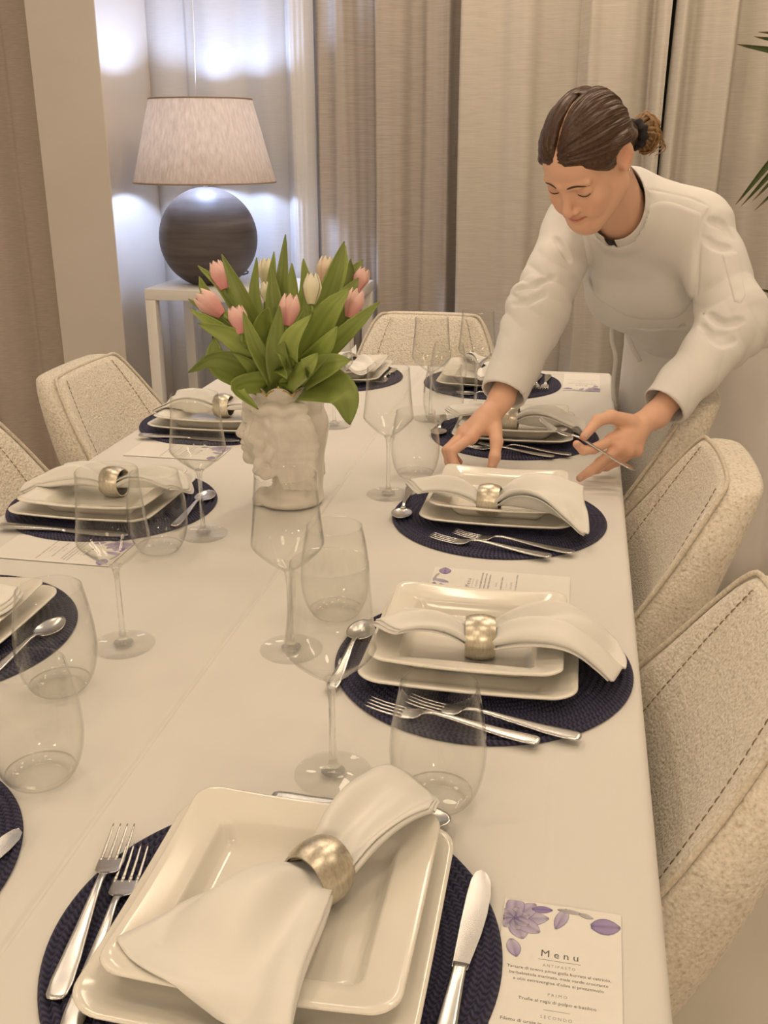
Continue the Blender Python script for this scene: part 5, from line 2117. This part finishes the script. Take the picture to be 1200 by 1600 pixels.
# ------------------------------------------------------------------ apron, trousers, shoes
rings = []
NAP = 96
for z, c, rx, ry in [(.985, (.292, 2.612), .150, .105), (.965, (.300, 2.622), .156, .112), (.93, (.315, 2.645), .166, .125), (.88, (.333, 2.668), .182, .140), (.82, (.345, 2.690), .194, .150), (.74, (.355, 2.710), .200, .156),
                     (.62, (.362, 2.722), .204, .160), (.50, (.367, 2.732), .208, .164), (.38, (.370, 2.74), .212, .168), (.26, (.373, 2.745), .216, .172)]:
    ring = []
    yaw_ = math.atan2(LAT[1], LAT[0])
    for i in range(NAP):
        a = 2 * pi * i / NAP
        f = 1 + np.clip((.95 - z) / .5, 0, 1) * (.030 * sin(a * 9 + 1) + .018 * sin(a * 14 + z * 3)) + .010 * sin(a * 5 + z * 22)
        x, y = (rx + .020) * f * cos(a), ry * f * sin(a)
        ring.append((c[0] - .016 + x * cos(yaw_) - y * sin(yaw_), c[1] + x * sin(yaw_) + y * cos(yaw_), z))
    rings.append(ring)
vf = loft(rings, False, False)
ap = mesh('apron', (vf[0] - P0, vf[1]), M['apron'], person)
md = ap.modifiers.new('thickness', 'SOLIDIFY'); md.thickness = .003
r0 = np.array(rings[2]); cc0 = r0.mean(0)
band = []
for dz, o_ in ((-.018, .0015), (-.017, .0045), (.017, .0045), (.018, .0015)):
    band.append([cc0 + (p - cc0) * (1 + o_ / .14) + np.array([0, 0, dz]) - P0 for p in r0])
under(mesh('apron_waistband', loft(band, False, False), M['apron'], person), ap)
ts = [at(957, 500, 2.60), at(956, 530, 2.60), at(962, 560, 2.60), at(958, 600, 2.61), at(960, 636, 2.62)]
ts2 = [at(975, 505, 2.57), at(985, 535, 2.56), at(1000, 565, 2.56)]
for i_, p_ in enumerate((ts, ts2)):
    under(mesh('apron_tie', (lambda vf: (vf[0] - P0, vf[1]))(tube(smooth_path(p_, 20), .0055, 8, flat=.3, up=(0, -1, 0))), M['apron'], person), ap)
hips = [HIP - LAT * .075 + np.array([0, .02, -.05]), HIP + LAT * .075 + np.array([0, .02, -.05])]
for hj, ft in zip(hips, FEET):
    kn = (hj + ft) / 2 + np.array([-.01, -.015, .02])
    an = ft + np.array([0, .02, .09])
    pth = smooth_path([hj, kn, an, ft + np.array([0, .02, .05])], 24)
    vf = tube(pth, np.interp(np.linspace(0, 1, 24), [0, .3, .6, 1], [.092, .078, .064, .068]), 24)
    mesh('trouser_leg', (vf[0] - P0, vf[1]), M['apron'], person)
    fd = nrm([FRO[0], FRO[1], 0])
    rr = []
    sidev = np.array([-fd[1], fd[0], 0])
    for t, w, h in ((-.06, .012, .03), (-.052, .030, .058), (-.02, .036, .075), (.03, .036, .075), (.08, .042, .055), (.13, .044, .042), (.165, .034, .034), (.180, .014, .024)):
        rr.append([ft + fd * t + sidev * (w * cos(a)) + np.array([0, 0, max(0.0, h * .5 + h * .5 * sin(a))]) - P0 for a in np.linspace(0, 2 * pi, 20, endpoint=False)])
    mesh('shoe', loft(rr), M['black_cloth'], person)

# ------------------------------------------------------------------ the fork held in her left hand
a_, b_ = at(832, 655, 1.885), at(1000, 741, 1.862)
hd_ = nrm(a_ - b_)
held = empty('fork', ((a_ + b_) / 2).tolist(), 0, "steel fork pinched in the woman's left hand", 'fork', 'steel forks')
zz_ = nrm(np.array([0, 0, 1]) - hd_ * hd_[2])
from mathutils import Matrix
xx_ = np.cross(hd_, zz_)
held.matrix_world = Matrix(((xx_[0], hd_[0], zz_[0], held.location[0]), (xx_[1], hd_[1], zz_[1], held.location[1]), (xx_[2], hd_[2], zz_[2], held.location[2]), (0, 0, 0, 1)))
part('handle', ME_FHANDLE, held); part('head', ME_FHEAD, held)
for k in range(4):
    t = part('tine', ME_TINE, held)
    t.location = ((k - 1.5) * .0067, 0, 0)
